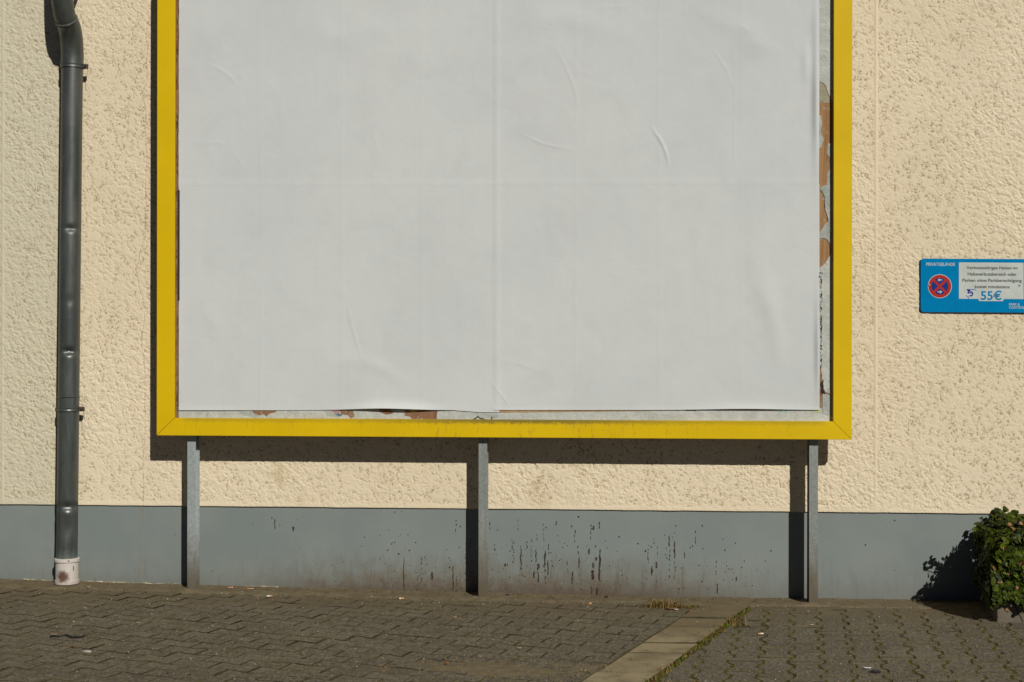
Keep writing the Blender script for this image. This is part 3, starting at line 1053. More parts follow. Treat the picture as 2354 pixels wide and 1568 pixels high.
for v, hh in ((128, .0035), (912, .003)):
    p = up(154 + 12 * (1292 - v) / 1142, v, -.085)
    m_ = MB(); m_.sweep([p + Vector((0, 0, -hh)), p, p + Vector((0, 0, hh))], [PR + .003, PR + .0055, PR + .003], 36)
    chd(m_.build('joint_ring', MT['zinc'], None, True))
for v in (153, 940):
    p = up(154 + 12 * (1292 - v) / 1142, v, -.085)
    m_ = MB(); m_.sweep([p + Vector((0, 0, z)) for z in (-.0125, -.012, -.004, -.002, .002, .004, .012, .0125)],
                        [PR + q for q in (.002, .0062, .0062, .0048, .0048, .0062, .0062, .002)], 36)
    br = chd(m_.build('bracket', MT['zinc'], None, True))
    m_ = MB(); m_.box(p.x + PR, p.x + PR + .032, p.y - .006, p.y + .001, p.z - .014, p.z + .012)
    m_.box(p.x + PR, p.x + PR + .032, p.y + .004, p.y + .011, p.z - .014, p.z + .012)
    chd(m_.build('clamp_tab', MT['iron'], None, False, .001), br)
    m_ = MB(); m_.sweep([(p.x + PR + .019, p.y - .016, p.z), (p.x + PR + .019, p.y + .02, p.z)], [.0055, .0055], 8)
    chd(m_.build('bolt', MT['iron']), br)
    m_ = MB(); m_.sweep([(p.x - .01, p.y + PR - .004, p.z), (p.x - .01, .02, p.z)], [.006, .006], 8)
    chd(m_.build('wall_pin', MT['iron']), br)
    m_ = MB(); q = Vector((p.x + PR + .028, p.y - .004, p.z - .012))
    m_.sweep([q, q + Vector((.006, -.003, -.015)), q + Vector((.004, -.006, -.03)), q + Vector((.011, -.004, -.045))], [.0012] * 4, 5)
    chd(m_.build('wire_end', MT['iron']), br)
# flat stay from the neck back to the wall
q0, q1 = up(158, 14, -.12), up(185, -28, -.004)
dd_ = (q1 - q0).normalized(); sd = Vector((.016, .0, .012))
m_ = MB(); m_.add([q0 - sd, q0 + sd, q1 + sd, q1 - sd, q0 - sd + Vector((0, .004, 0)), q0 + sd + Vector((0, .004, 0)), q1 + sd + Vector((0, .004, 0)), q1 - sd + Vector((0, .004, 0))],
                  [(0, 1, 2, 3), (7, 6, 5, 4), (0, 4, 5, 1), (1, 5, 6, 2), (2, 6, 7, 3), (3, 7, 4, 0)])
chd(m_.build('stay', MT['stand']))
# cream foot pipe
fx = up(154.3, 1316, -.085)
zt_, zb_ = W(154, 1286.5, -.15).z, gz(fx.x) - .06
gl = gz(fx.x)
pr2 = .0655
prof = [(zt_ + .002, pr2 - .008), (zt_, pr2 + .004), (zt_ - .002, pr2 + .0065), (zt_ - .018, pr2 + .0065), (zt_ - .021, pr2 + .001), (zt_ - .022, pr2), (gl + .034, pr2), (gl + .0335, pr2 + .002), (gl + .033, pr2 + .0045),
        (gl + .013, pr2 + .0045), (gl + .011, pr2), (zb_, pr2)]
m_ = MB(); m_.sweep([(fx.x, fx.y, z) for z, r in prof], [r for z, r in prof], 44)
fo = chd(m_.build('foot_pipe', MT['stand'], None, True))
m_ = MB(); m_.sweep([(fx.x, fx.y, gl + .0005), (fx.x, fx.y, gl + .010)], [pr2 + .002, pr2 + .002], 40)
chd(m_.build('foot_gap', MT['iron'], None, True), fo)
for (u, v, w_, h_) in ((156, 1289.5, 6, 1.4), (149.5 + 15, 1308, 2, 8)):
    p = W(u, v, -.152)
    dx_ = p.x - fx.x
    yy = fx.y - math.sqrt(max(0, (pr2 + (.0068 if v < 1295 else .0004)) ** 2 - dx_ ** 2)) - .0006
    kk = 10
    m_ = MB(); m_.add([(p.x + math.cos(2 * math.pi * i / kk) * w_ / 402 * .8, yy, p.z + math.sin(2 * math.pi * i / kk) * h_ / 402 * .8) for i in range(kk)], [list(range(kk))])
    chd(m_.build('slot', MT['iron']), fo)

# ------------------------------------------------------------------ parking sign
sg = tag(empty('parking_sign', (WX(2240), -.01, .6)), 'blue parking notice with white panel and 55€ on the cream wall', 'sign')
YS_ = -.016
flat = lambda n_, c: plain(n_, c, .8, .02, 0, .06, 12)
BLUE, WHITE, RED, NAVY, INK, PEN = (flat('sign_blue', (.001, .20, .45)), flat('sign_white', (.52, .56, .53)), flat('sign_red', (.42, .035, .028)),
                                    flat('sign_navy', (.012, .045, .22)), flat('sign_ink', (.035, .03, .032)), flat('pen_blue', (.045, .06, .40)))


def chs(o, p=sg):
    o.parent = p
    if p is sg:
        o.matrix_parent_inverse = Matrix.Translation(-Vector(sg.location))
    return o


SC = lambda x, y: wsrc(3600 + x / 4.746, 980 + y / 4.746, YS_)        # close-up pixel -> place on the sign


def rrect(x0, y0, x1, y1, r, rs=None, sub=6):
    """rounded rectangle in close-up pixels"""
    out = []
    for (cx, cy, a0) in ((x1 - r, y0 + r, -90), (x1 - r, y1 - r, 0), (x0 + r, y1 - r, 90), (x0 + r, y0 + r, 180)):
        for i in range(sub + 1):
            a = R(a0 + 90 * i / sub)
            out.append((cx + r * math.cos(a), cy + r * math.sin(a)))
    return out


def skew(x, y):     # the sign hangs a hair off level
    return (x, y + (x - 400) * .006 - 3)


def flatpoly(name, poly, mat, lift, parent=sg):
    pts_ = [SC(*skew(*p)) for p in poly]
    m2 = MB(); m2.add([(x, YS_ - lift, z) for x, z in pts_], [list(range(len(pts_)))])
    o = m2.build(name, mat, None)
    # make sure it faces the street
    if o.data.polygons[0].normal.y > 0:
        o.data.flip_normals()
    return chs(o, parent)


XR = 2420
plate_poly = [SC(*skew(*p)) for p in rrect(393, 262, XR, 1278, 60)]
m_ = MB(); m_.prism(plate_poly, YS_, YS_ + .003)
pl_o = chs(m_.build('plate', BLUE, None, False))
m_ = MB(); m_.prism([SC(*skew(*p)) for p in rrect(385, 285, XR + 5, 1270, 14)], YS_ + .0045, -.002)
chs(m_.build('backing_foam', MT['black'], None, False))
flatpoly('white_panel', [(1118, 332), (2346, 332), (2346, 1022), (1965, 1022), (1965, 1050), (1950, 1064), (1508, 1064), (1493, 1050), (1493, 1022), (1118, 1022)], WHITE, .0004)
pan = bpy.data.objects['white_panel']


def circ(cx, cy, r, k_=48, a0=0, a1=360):
    return [(cx + r * math.cos(R(a0 + (a1 - a0) * i / k_)), cy + r * math.sin(R(a0 + (a1 - a0) * i / k_))) for i in range(k_ + (a1 - a0 < 360))]


cx_, cy_ = 755, 787
flatpoly('no_stopping_disc', circ(cx_, cy_, 227), WHITE, .0004)
dsc = bpy.data.objects['no_stopping_disc']
flatpoly('red_ring', circ(cx_, cy_, 216), RED, .0008, dsc)
for a in (0, 90, 180, 270):
    off = 33
    ax, ay = math.cos(R(a)) * off, math.sin(R(a)) * off
    ang = 45 - math.degrees(math.asin(off * math.sin(R(135)) / 157))
    flatpoly('blue_quarter', [(cx_ + ax, cy_ + ay)] + circ(cx_, cy_, 157, 14, a - ang, a + ang), NAVY, .0012, dsc)
for sgn, yy in ((-1, 668), (1, 895)):
    s_ = sgn
    arrow = [(s_ * 45, 0), (s_ * 12, -28), (s_ * -4, -28), (s_ * 16, -9), (s_ * -44, -9), (s_ * -44, 9), (s_ * 16, 9), (s_ * -4, 28), (s_ * 12, 28)]
    flatpoly('arrow', [(755 + a, yy + b) for a, b in (arrow if s_ > 0 else arrow[::-1])], WHITE, .0016, dsc)


def text(body, x0, x1, ytop, ybot, mat, lift, bold=0.0, parent=sg):
    """lettering fitted to a box measured on the photo; ytop/ybot are the extents of the drawn glyphs"""
    cu = bpy.data.curves.new('lettering', 'FONT')
    cu.body = body
    cu.size = .03
    cu.offset = bold
    cu.resolution_u = 3
    tmp = link(bpy.data.objects.new('lettering_tmp', cu))
    bpy.context.view_layer.update()
    dg = bpy.context.evaluated_depsgraph_get()
    me = bpy.data.meshes.new_from_object(tmp.evaluated_get(dg))
    bpy.data.objects.remove(tmp)
    co = np.empty(len(me.vertices) * 3, np.float32); me.vertices.foreach_get('co', co); co = co.reshape(-1, 3)
    a, b = co.min(0), co.max(0)
    px = x0 + (co[:, 0] - a[0]) / (b[0] - a[0]) * (x1 - x0)
    pz = ytop + (b[1] - co[:, 1]) / (b[1] - a[1]) * (ybot - ytop)
    new = [SC(*skew(p, q)) for p, q in zip(px, pz)]
    me.vertices.foreach_set('co', np.array([(x, YS_ - lift, z) for x, z in new], np.float32).ravel())
    me.update()
    me.materials.clear(); me.materials.append(mat)
    o = link(bpy.data.objects.new('lettering', me))
    return chs(o, parent)


text('PRIVATGELÄNDE', 497, 1042, 326, 400, WHITE, .0005, .0005)
text('Verbotswidriges Halten im', 1262, 2230, 402, 478, INK, .0009, .0004)
text('Halteverbotsbereich oder', 1284, 2212, 520, 582, INK, .0009, .0004)
text('Parken ohne Parkberechtigung', 1185, 2308, 640, 718, INK, .0009, .0004)
text('kostet mindestens', 1418, 2080, 760, 820, INK, .0009, .0004)
text('55€', 1530, 1928, 862, 1043, BLUE, .0009, .0006)
text('PARK &', 2070, 2272, 1098, 1146, WHITE, .0005, .0004)
text('CONTROL', 2070, 2362, 1158, 1206, WHITE, .0005, .0004)
m_ = MB()
for pl, w_ in (([(1270, 850), (1320, 842), (1360, 850), (1420, 835), (1435, 862)], 7), ([(1275, 860), (1330, 862), (1300, 890), (1290, 915), (1345, 905), (1378, 925), (1370, 955), (1325, 970)], 14),
               ([(1255, 955), (1270, 975), (1300, 1000), (1298, 1022)], 6), ([(1300, 985), (1330, 955), (1365, 975)], 6), ([(1290, 870), (1350, 880), (1385, 905), (1380, 945)], 8), ([(1268, 845), (1330, 880), (1280, 905)], 12)):
    ribbon(m_, [SC(*skew(*p)) for p in pl], w_ / 4.746 / 1.7407 / 402 * 1.6, YS_ - .0010)
o = m_.build('pen_scrawl', PEN, None)
chs(o)
for x, y in ((553, 765), (2268, 762)):
    cx, cz = SC(*skew(x, y))
    m_ = MB(); m_.sweep([(cx, YS_ - .0002, cz), (cx, YS_ - .003, cz), (cx, YS_ - .005, cz)], [.0062, .0055, .002], 14)
    chs(m_.build('screw', MT['galv'], None, True))

# ------------------------------------------------------------------ paving
KB = R(73.0)                                   # run of the pale slab strip
kdir = Vector((math.cos(R(71.2)), math.sin(R(71.2))))
KL0 = Vector((.075, -1.475))                   # a point on its left edge
KWX = .285                                     # its width along x


def kx(y):                                     # left edge x at this y
    return KL0.x + (y - KL0.y) * kdir.x / kdir.y


def clip(poly, nx, ny, c):
    """keep the side where nx*x + ny*y <= c"""
    out = []
    n_ = len(poly)
    for i in range(n_):
        a, b = poly[i], poly[(i + 1) % n_]
        da, db = nx * a[0] + ny * a[1] - c, nx * b[0] + ny * b[1] - c
        if da <= 0: out.append(a)
        if (da < 0 < db) or (db < 0 < da):
            t = da / (da - db)
            out.append((a[0] + (b[0] - a[0]) * t, a[1] + (b[1] - a[1]) * t))
    return out


def area(p):
    return .5 * sum(p[i][0] * p[(i + 1) % len(p)][1] - p[(i + 1) % len(p)][0] * p[i][1] for i in range(len(p)))


def stone_mesh(poly, inset=.0045, h=.035, drop=.004):
    """slab of this outline: flat top, sloping arris, skirt"""
    if area(poly) < 0: poly = poly[::-1]
    n_ = len(poly)
    top = []
    for i in range(n_):
        a, p, b = Vector(poly[i - 1]), Vector(poly[i]), Vector(poly[(i + 1) % n_])
        t1, t2 = (p - a), (b - p)
        if t1.length < 1e-6 or t2.length < 1e-6:
            top.append(p); continue
        nn = Vector((-(t1.normalized() + t2.normalized()).y, (t1.normalized() + t2.normalized()).x))
        nn = nn.normalized() if nn.length > 1e-6 else Vector((0, 0))
        top.append(p + nn * inset)
    vs_ = [(p.x, p.y, 0) for p in top] + [(p[0], p[1], -drop) for p in poly] + [(p[0], p[1], -h) for p in poly]
    fs = [list(range(n_))] + [[n_ + i, n_ + (i + 1) % n_, (i + 1) % n_, i] for i in range(n_)] + \
         [[2 * n_ + i, 2 * n_ + (i + 1) % n_, n_ + (i + 1) % n_, n_ + i] for i in range(n_)]
    return vs_, fs


def dirty(o):
    """the worn arris and the sides of a stone carry the dirt of the joint"""
    o.data.materials.append(MT['mdirt' if o.data.materials[0] is MT['hstone'] else 'jdirt'])
    o.data.polygons.foreach_set('material_index', [0] + [1] * (len(o.data.polygons) - 1))
    return o


def visible(p):
    d = Vector((p[0], p[1], gz(p[0]))) - CAM
    k_ = d.dot(F_)
    if k_ < .5: return False
    u = 1176.5 + FPX * d.dot(R_) / k_; v = 784 - FPX * d.dot(U_) / k_
    return -25 < u < 2378 and v < 1585


def lay(parent, mat, proto_poly, spots, clips, jit=.0015, rest_name='far_paving', inset=.0045):
    """spots: (x, y). one object for each stone in view, the ring of stones beyond the picture as one mesh"""
    pv, pf = stone_mesh(proto_poly, inset)
    shared = None
    rest = MB()
    left_ = 296                                  # nearest first: those show largest
    for (x, y) in sorted(spots, key=lambda q: (Vector((q[0], q[1], 0)) - CAM).dot(F_)):
        poly = [(x + a, y + b) for a, b in proto_poly]
        whole = True
        for (nx, ny, c) in clips:
            if any(nx * a + ny * b > c for a, b in poly):
                whole = False
                poly = clip(poly, nx, ny, c)
                if len(poly) < 3: break
        if len(poly) < 3 or abs(area(poly)) < .0012: continue
        cxx = sum(p[0] for p in poly) / len(poly); cyy = sum(p[1] for p in poly) / len(poly)
        z = gz(cxx) + random.gauss(0, jit)
        if visible((cxx, cyy)) and left_ > 0:
            left_ -= 1
            if whole:
                if shared is None:
                    o = dirty(meshobj('paving_stone', pv, pf, mat))
                    shared = o.data
                else:
                    o = link(bpy.data.objects.new('paving_stone', shared))
                o.location = (x, y, z)
            else:
                v2, f2 = stone_mesh([(a - cxx, b - cyy) for a, b in poly], inset)
                o = dirty(meshobj('paving_stone', v2, f2, mat))
                o.location = (cxx, cyy, z)
            sl_ = -(.008 + .003 * max(0, .1 - cxx)) if cxx < .1 else 0
            o.rotation_euler = (random.gauss(0, .004), -math.atan(sl_) + random.gauss(0, .004), random.gauss(0, .006))
            o.parent = parent
        else:
            v2, f2 = stone_mesh(poly, inset)
            rest.add([(a, b, c + z) for a, b, c in v2], f2[:1]); rest.add([(a, b, c + z) for a, b, c in v2], f2[1:], 1)
    if rest.v:
        tag(rest.build(rest_name, [mat, MT['jdirt']], parent), kind='stuff')


def bed(name, poly, z=-.06):
    m2 = MB(); m2.add([(a, b, z) for a, b in poly], [list(range(len(poly)))])
    o = m2.build(name, MT['soil'])
    if o.data.polygons[0].normal.z < 0: o.data.flip_normals()
    return tag(o, kind='structure')


WALLY = .0
# wave-edged stones left of the strip
wp = bed('wave_pavement', [(-6, WALLY), (kx(0), WALLY), (kx(-4), -4), (-6, -4)])
e1 = Vector((math.cos(R(-15.5)), math.sin(R(-15.5)))); e2 = Vector((-e1.y, e1.x))
PL, PWD, AMP, JG, JE = .199, .108, .0085, .0028, .0095
lo, hi = [], []
kk = 8
for i in range(kk + 1):
    s_ = -PL / 2 + PL * i / kk
    w_ = AMP * math.cos(2 * math.pi * s_ / PL)
    s_ = max(-PL / 2 + JE / 2, min(PL / 2 - JE / 2, s_))
    lo.append((s_, -PWD / 2 + JG / 2 + w_)); hi.append((s_, PWD / 2 - JG / 2 - w_))
wpoly = [tuple(e1 * a + e2 * b) for a, b in lo + hi[::-1]]
anchor = Vector((-.66, -1.34))
spots = []
for r_ in range(-36, 36):
    for c_ in range(-40, 40):
        p = anchor + e1 * (PL * (c_ + .5 * (r_ % 2))) - e2 * (PWD * r_)
        p = p + e1 * random.gauss(0, .0012) + e2 * random.gauss(0, .001)
        if -4.9 < p.x < kx(p.y) + .12 and -3.0 < p.y < .08 :
            spots.append((p.x, p.y))
nk = Vector((kdir.y, -kdir.x))
lay(wp, MT['wave'], wpoly, spots, [(nk.x, nk.y, nk.dot(KL0) - .004), (0, 1, -.012)], .0011, 'far_paving', .0034)

# double-T stones right of the strip
hp = bed('block_pavement', [(kx(0) + KWX, WALLY), (7, WALLY), (7, -4), (kx(-4) + KWX, -4)])
KR0 = KL0 + Vector((KWX, 0))
ca, ra = R(82.6), R(3.5)
c1_, r1_ = Vector((math.cos(ca), math.sin(ca))), Vector((math.cos(ra), math.sin(ra)))
HL, WW, WN, PITCH = .1925, .0815, .0555, .1395
half = [(WW, -.5), (WW, -.335), (WN, -.165), (WN, .165), (WW, .335), (WW, .5)]
hpoly = [tuple(r1_ * (a - .003) + c1_ * (b * HL)) for a, b in half] + [tuple(r1_ * (-(a - .003)) + c1_ * (b * HL)) for a, b in half[::-1]]
anchor = Vector((.815, -1.19))
spots = []
for c_ in range(-12, 32):
    for r_ in range(-22, 16):
        p = anchor + r1_ * (PITCH * c_) + c1_ * (.1965 * (r_ + .5 * (c_ % 2)))
        p = p + r1_ * random.gauss(0, .0015) + c1_ * random.gauss(0, .0015)
        if kx(p.y) + KWX - .12 < p.x < 3.6 and -3.0 < p.y < .05:
            spots.append((p.x, p.y))
lay(hp, MT['hstone'], hpoly, spots, [(-nk.x, -nk.y, -nk.dot(KR0) - .022), (0, 1, -.185)], .0014, 'far_paving', .0030)
x = .62
while x < 3.4:                                 # edging stones against the plinth
    w_ = random.choice([.16, .17, .30, .165])
    x0_, x1_ = x, x + w_ - .003
    poly = [(x0_, -.178), (x1_, -.178), (x1_ + .02, -.012), (x0_ + .02, -.012)]
    cxx, cyy = (x0_ + x1_) / 2, -.095
    v2, f2 = stone_mesh([(a - cxx, b - cyy) for a, b in poly], .004)
    o = meshobj('edge_stone', v2, f2, MT['edge']); o.location = (cxx, cyy, .004 + random.gauss(0, .0012)); o.parent = hp
    o.rotation_euler = (R(.8), 0, 0)
    x += w_

# the pale strip of slabs between them
sp_ = bed('slab_strip', [(kx(0), WALLY), (kx(0) + KWX, WALLY), (kx(-4) + KWX, -4), (kx(-4), -4)], -.055)
ys = [-.014, -.175, -.395, -.595, -.808, -1.017, -1.228, -1.450, -1.875, -2.30, -2.72, -3.1]
for i in range(len(ys) - 1):
    ya, yb = ys[i] - .006, ys[i + 1] + .005
    if i in (1, ): yb += .003
    poly = [(kx(yb) + .004, yb - .004), (kx(yb) + KWX - .010, yb), (kx(ya) + KWX - .010, ya), (kx(ya) + .004, ya - .002)]
    cxx = sum(p[0] for p in poly) / 4; cyy = sum(p[1] for p in poly) / 4
    v2, f2 = stone_mesh([(a - cxx, b - cyy) for a, b in poly], .0055)
    o = dirty(meshobj('slab', v2, f2, MT['slab'])); o.location = (cxx, cyy, gz(cxx) + .005 + random.gauss(0, .0022)); o.parent = sp_
    o.rotation_euler = (random.gauss(0, .006), random.gauss(0, .004), 0)

# soil: fills the joints, drifts over the stones along the wall and in a sandy patch
nx_, ny_ = 780, 300
X, Y = np.meshgrid(np.linspace(-4.7, 3.4, nx_), np.linspace(-2.7, .004, ny_))
D = np.maximum(0, .1 - X)
Zg = .008 * D + .0015 * D * D
dep = np.full(X.shape, -.0058) + .0034 / (1 + np.exp((.5 - X) / .05)) + .005 * fbm(X * 5, Y * 5, 4) + .004 * fbm(X * 40, Y * 40, 3)
dep = np.minimum(dep, -.0040)
left = 1 / (1 + np.exp((X - .30) / .05))
ragy = -.20 - .10 * fbm(X * 2.5, X * 0 + 3, 4) + .07 * fbm(X * 9, Y * 9, 4)
near = np.clip((Y - ragy + .06) / .10, 0, 1)
dep = dep + near * left * (.0125 + .006 * fbm(X * 11, Y * 11, 4)) + near * (1 - left) * (.0105 + .006 * fbm(X * 12, Y * 12, 4)) * (Y > -.21) + near * (1 - left) * (.001 * np.clip((Y + .03) / .03, 0, 1))
sandy = np.exp(-(((X + .42) / .55) ** 2 + ((Y + 1.83) / .17) ** 2) * 1.1)
dep = dep + sandy * (.0088 + .012 * fbm(X * 9, Y * 9, 4))
half_ = np.exp(-(((X + 2.6) / 1.1) ** 2 + ((Y + .75) / .6) ** 2))
upd = np.exp(-(((X - 1.3) / .9) ** 2 + ((Y + .32) / .14) ** 2)); pass
for u_ in (440.5, 1110, 1870):                  # silt banked round the feet of the posts
    dep = dep + .016 * np.exp(-((X - WX(u_, -.13)) / .07) ** 2 - ((Y + .15) / .07) ** 2) * (.8 + 1.2 * fbm(X * 24, Y * 24, 3))
dep = dep + np.exp(-((Y - .002) / .02) ** 2) * .006 * (fbm(X * 6, X * 0, 4) + .4)
o = gridobj('soil', X, Y, Zg + np.clip(dep, -.015, .020), MT['soil'])
tag(o, kind='stuff')

# moss in the joints: many little cushions
mo = MB()


def cushion(x, y, z, r, h, mi):
    k_ = 6
    a0 = random.random() * 6
    ring = [(x + math.cos(a0 + 2 * math.pi * i / k_) * r * random.uniform(.7, 1.25), y + math.sin(a0 + 2 * math.pi * i / k_) * r * random.uniform(.7, 1.25), z - .006) for i in range(k_)]
    mid = [(x + (p[0] - x) * .7, y + (p[1] - y) * .7, z + h * .6 * random.uniform(.6, 1.2)) for p in ring]
    mo.add(ring + mid + [(x, y, z + h)], [[i, (i + 1) % k_, k_ + (i + 1) % k_, k_ + i] for i in range(k_)] + [[k_ + i, k_ + (i + 1) % k_, 2 * k_] for i in range(k_)], mi)


anchor = Vector((.815, -1.19))
for c_ in range(-6, 20):
    for r_ in range(-5, 6):
        p0 = anchor + r1_ * (PITCH * (c_ + .5)) + c1_ * (.1965 * (r_ + .5 * (c_ % 2)))
        for q in range(-9, 10):
            s_ = q / 20
            zig = (WW + WN) / 2 - PITCH / 2
            off = np.interp(abs(s_), [0, .165, .335, .5], [WN, WN, WW, WW]) - PITCH / 2
            p = p0 + c1_ * (.1965 * s_) + r1_ * float(off)
            if p.y > -.30 or p.x < kx(p.y) + KWX + .03 or p.x > 2.7: continue
            dens = float(fbm(np.array(p.x * 3.1), np.array(p.y * 3.1), 3)) + .10
            if random.random() < .40 + dens * 1.6:
                mi = 0 if random.random() < .38 + dens else 1
                cushion(p.x + random.gauss(0, .004), p.y + random.gauss(0, .005), gz(p.x) - .003, random.uniform(.005, .013), random.uniform(.001, .006), mi)
for i in range(230):                            # right-hand edge of the slab strip
    y = random.uniform(-2.2, -.25)
    w_ = .4 + 1.6 * max(0, float(fbm(np.array(y * 6), np.array(1.), 3)) + .25)
    if random.random() > w_: continue
    x = kx(y) + KWX + random.gauss(.006, .011 * w_)
    cushion(x, y, .002, random.uniform(.006, .017), random.uniform(.002, .011), 0 if random.random() < .6 else 1)
for i in range(260):                            # and, thinner, its left edge
    y = random.uniform(-2.1, -.3)
    cushion(kx(y) + random.gauss(-.002, .003), y, -.003, random.uniform(.004, .008), .002, 0 if random.random() < .4 else 1)
for (px, py, k_) in ((2990 / 1.0, 2650, 0),):
    pass
for s_ in spots[:0]:
    pass
for r_ in range(-11, 14):                        # touches of green in the short joints of the wave stones
    for c_ in range(-16, 8):
        p = Vector((-.66, -1.34)) + e1 * (PL * (c_ + .5 + .5 * (r_ % 2))) - e2 * (PWD * r_)
        if p.x > kx(p.y) - .03 or p.y > -.5 or p.x < -3.2: continue
        if float(fbm(np.array(p.x * 2.2 + 9), np.array(p.y * 2.2), 3)) + random.uniform(-.12, .12) > .02:
            for q in range(9):
                t_ = random.uniform(-.55, .55)
                cushion(p.x + e2.x * PWD * t_, p.y + e2.y * PWD * t_, gz(p.x) - .006, random.uniform(.004, .008), .002, random.choice([0, 1, 1]))
o = mo.build('moss', [MT['moss'], MT['mossb']])
tag(o, kind='stuff')


# dry grass
def blades(mb, cx, cy, spread, n_, h0, h1, mi_fn, lean=1.0):
    for _ in range(n_):
        x, y = random.gauss(cx, spread[0]), random.gauss(cy, spread[1])
        a = random.random() * 6.28; h = random.uniform(h0, h1); l = random.uniform(.3, 1.3) * h * lean
        w_ = random.uniform(.0012, .0026)
        dx_, dy_ = math.cos(a), math.sin(a)
        z = gz(x) - .004
        mb.add([(x - dy_ * w_, y + dx_ * w_, z), (x + dy_ * w_, y - dx_ * w_, z), (x + dx_ * l * .5 + dy_ * w_ * .7, y + dy_ * l * .5 - dx_ * w_ * .7, z + h * .75),
                (x + dx_ * l * .5 - dy_ * w_ * .7, y + dy_ * l * .5 + dx_ * w_ * .7, z + h * .75), (x + dx_ * l, y + dy_ * l, z + h)], [(0, 1, 2, 3), (3, 2, 4)], mi_fn())


GM = [MT['straw'], MT['strawg']]
tuft = MB(); p = G(1527, 1396)
blades(tuft, p.x, p.y, (.055, .022), 420, .012, .055, lambda: 0 if random.random() < .93 else 1)
p2 = G(1588, 1398)
tag(tuft.build('grass_tuft', GM), 'dry straw-coloured grass tuft growing at the foot of the grey plinth', 'grass tuft')
wd = MB()
blades(wd, p2.x - .01, p2.y, (.05, .012), 150, .010, .03, lambda: 0 if random.random() < .7 else 1)
for i in range(42):
    y = random.uniform(-2.1, -.35); x = kx(y) + KWX + random.gauss(.012, .018)
    blades(wd, x, y, (.012, .012), 9, .006, .028, lambda: 0 if random.random() < .7 else 1, 1.4)
for i in range(90):
    x, y = random.gauss(-.35, .5), random.gauss(-1.84, .12)
    blades(wd, x, y, (.016, .012), 7, .004, .014, lambda: 0 if random.random() < .85 else 1, 2.0)
for i in range(40):
    x, y = random.uniform(.3, 2.2), random.uniform(-2.1, -1.1)
    blades(wd, x, y, (.02, .015), 6, .003, .012, lambda: 0 if random.random() < .75 else 1, 2.0)
p = GS(2940, 2500)
blades(wd, p.x, p.y, (.022, .02), 60, .012, .05, lambda: 0)
tag(wd.build('dry_weeds', GM), kind='stuff')

# grit and crumbs scattered about
gr = MB()
for _ in range(2400):
    if random.random() < .45:
        x, y = random.uniform(-3.6, 2.4), -abs(random.gauss(0, .16)) - .02
    else:
        x, y = random.uniform(-3.4, 2.5), random.uniform(-2.2, -.1)
    r_ = random.choice([.0015, .002, .0025, .0036]) * random.uniform(.7, 1.2)
    z = gz(x) + .003
    a = random.random() * 6
    vs_ = [(x + math.cos(a + q) * r_ * random.uniform(.6, 1.5), y + math.sin(a + q) * r_ * random.uniform(.6, 1.5), z) for q in (0, 1.57, 3.14, 4.71)] + [(x, y, z + r_), (x, y, z - r_)]
    gr.add(vs_, [(0, 1, 4), (1, 2, 4), (2, 3, 4), (3, 0, 4), (1, 0, 5), (2, 1, 5), (3, 2, 5), (0, 3, 5)], random.choices([0, 1, 2, 3], [3, 4, 4, .25])[0])
tag(gr.build('grit', [MT['pebble'], MT['bark'], MT['twig'], MT['cig']]), kind='stuff')


lt = MB()                                       # straw, bark crumbs and leaf bits swept against the wall
for _ in range(420):
    x = random.uniform(-3.5, 2.0)
    y = -.012 - abs(random.gauss(0, .07)) if random.random() < .75 else random.uniform(-2.0, -.2)
    a, L_, w_ = random.random() * 6.28, random.uniform(.006, .022), random.uniform(.0012, .0035)
    z = gz(x) + (.009 if y > -.2 else .003)
    dx_, dy_ = math.cos(a) * L_ / 2, math.sin(a) * L_ / 2
    nx2, ny2 = -math.sin(a) * w_, math.cos(a) * w_
    up_ = random.uniform(.001, .005)
    lt.add([(x - dx_ - nx2, y - dy_ - ny2, z), (x - dx_ + nx2, y - dy_ + ny2, z), (x + nx2, y + ny2, z + up_), (x - nx2, y - ny2, z + up_), (x + dx_, y + dy_, z + .001)],
           [(0, 1, 2, 3), (3, 2, 4)], random.choices([0, 1, 2], [4, 3, 2])[0])
tag(lt.build('litter', [MT['straw'], MT['twig'], MT['bark']]), kind='stuff')

# ------------------------------------------------------------------ small litter, each lying where the photo has it
def butt(x, y, ang, L, label, lit=.35, r_=.0042):
    p = GS(x, y)
    e = tag(empty('cigarette_butt', (p.x, p.y, gz(p.x) + .006)), label, 'cigarette butt', 'cigarette butts along the wall')
    d = Vector((math.cos(R(ang)), math.sin(R(ang)), 0)) * L
    a, b = -d / 2, d / 2
    mdl = a + d * (1 - lit)
    m2 = MB(); m2.sweep([a, a + d * .3, mdl], [r_, r_ * 1.03, r_], 9); m2.build('filter', MT['filter'], e, True)
    m2 = MB(); m2.sweep([mdl, mdl + d * lit * .6, b], [r_ * .98, r_, r_ * .7], 9); m2.build('paper_end', MT['cig'], e, True)


butt(921, 2355, 12, .030, 'cigarette butt right of the left post, nearer of two at the plinth foot', .15)
butt(1002, 2360, -4, .036, 'cigarette butt against the plinth, farther right of the two beside the left post', .2)
butt(1078, 2389, 200, .032, 'pale cigarette butt on the paving, in front of the two by the plinth', .6)
butt(1606, 2398.5, 205, .027, 'orange cigarette butt with a burnt tip left of the middle post', .3, .005)
butt(2360, 2419, 60, .020, 'short cigarette butt on the dirt between middle post and dry grass tuft', .3, .005)
butt(3042, 2540, 25, .034, 'white tipped cigarette butt on the blocks in front of the right post', .55)


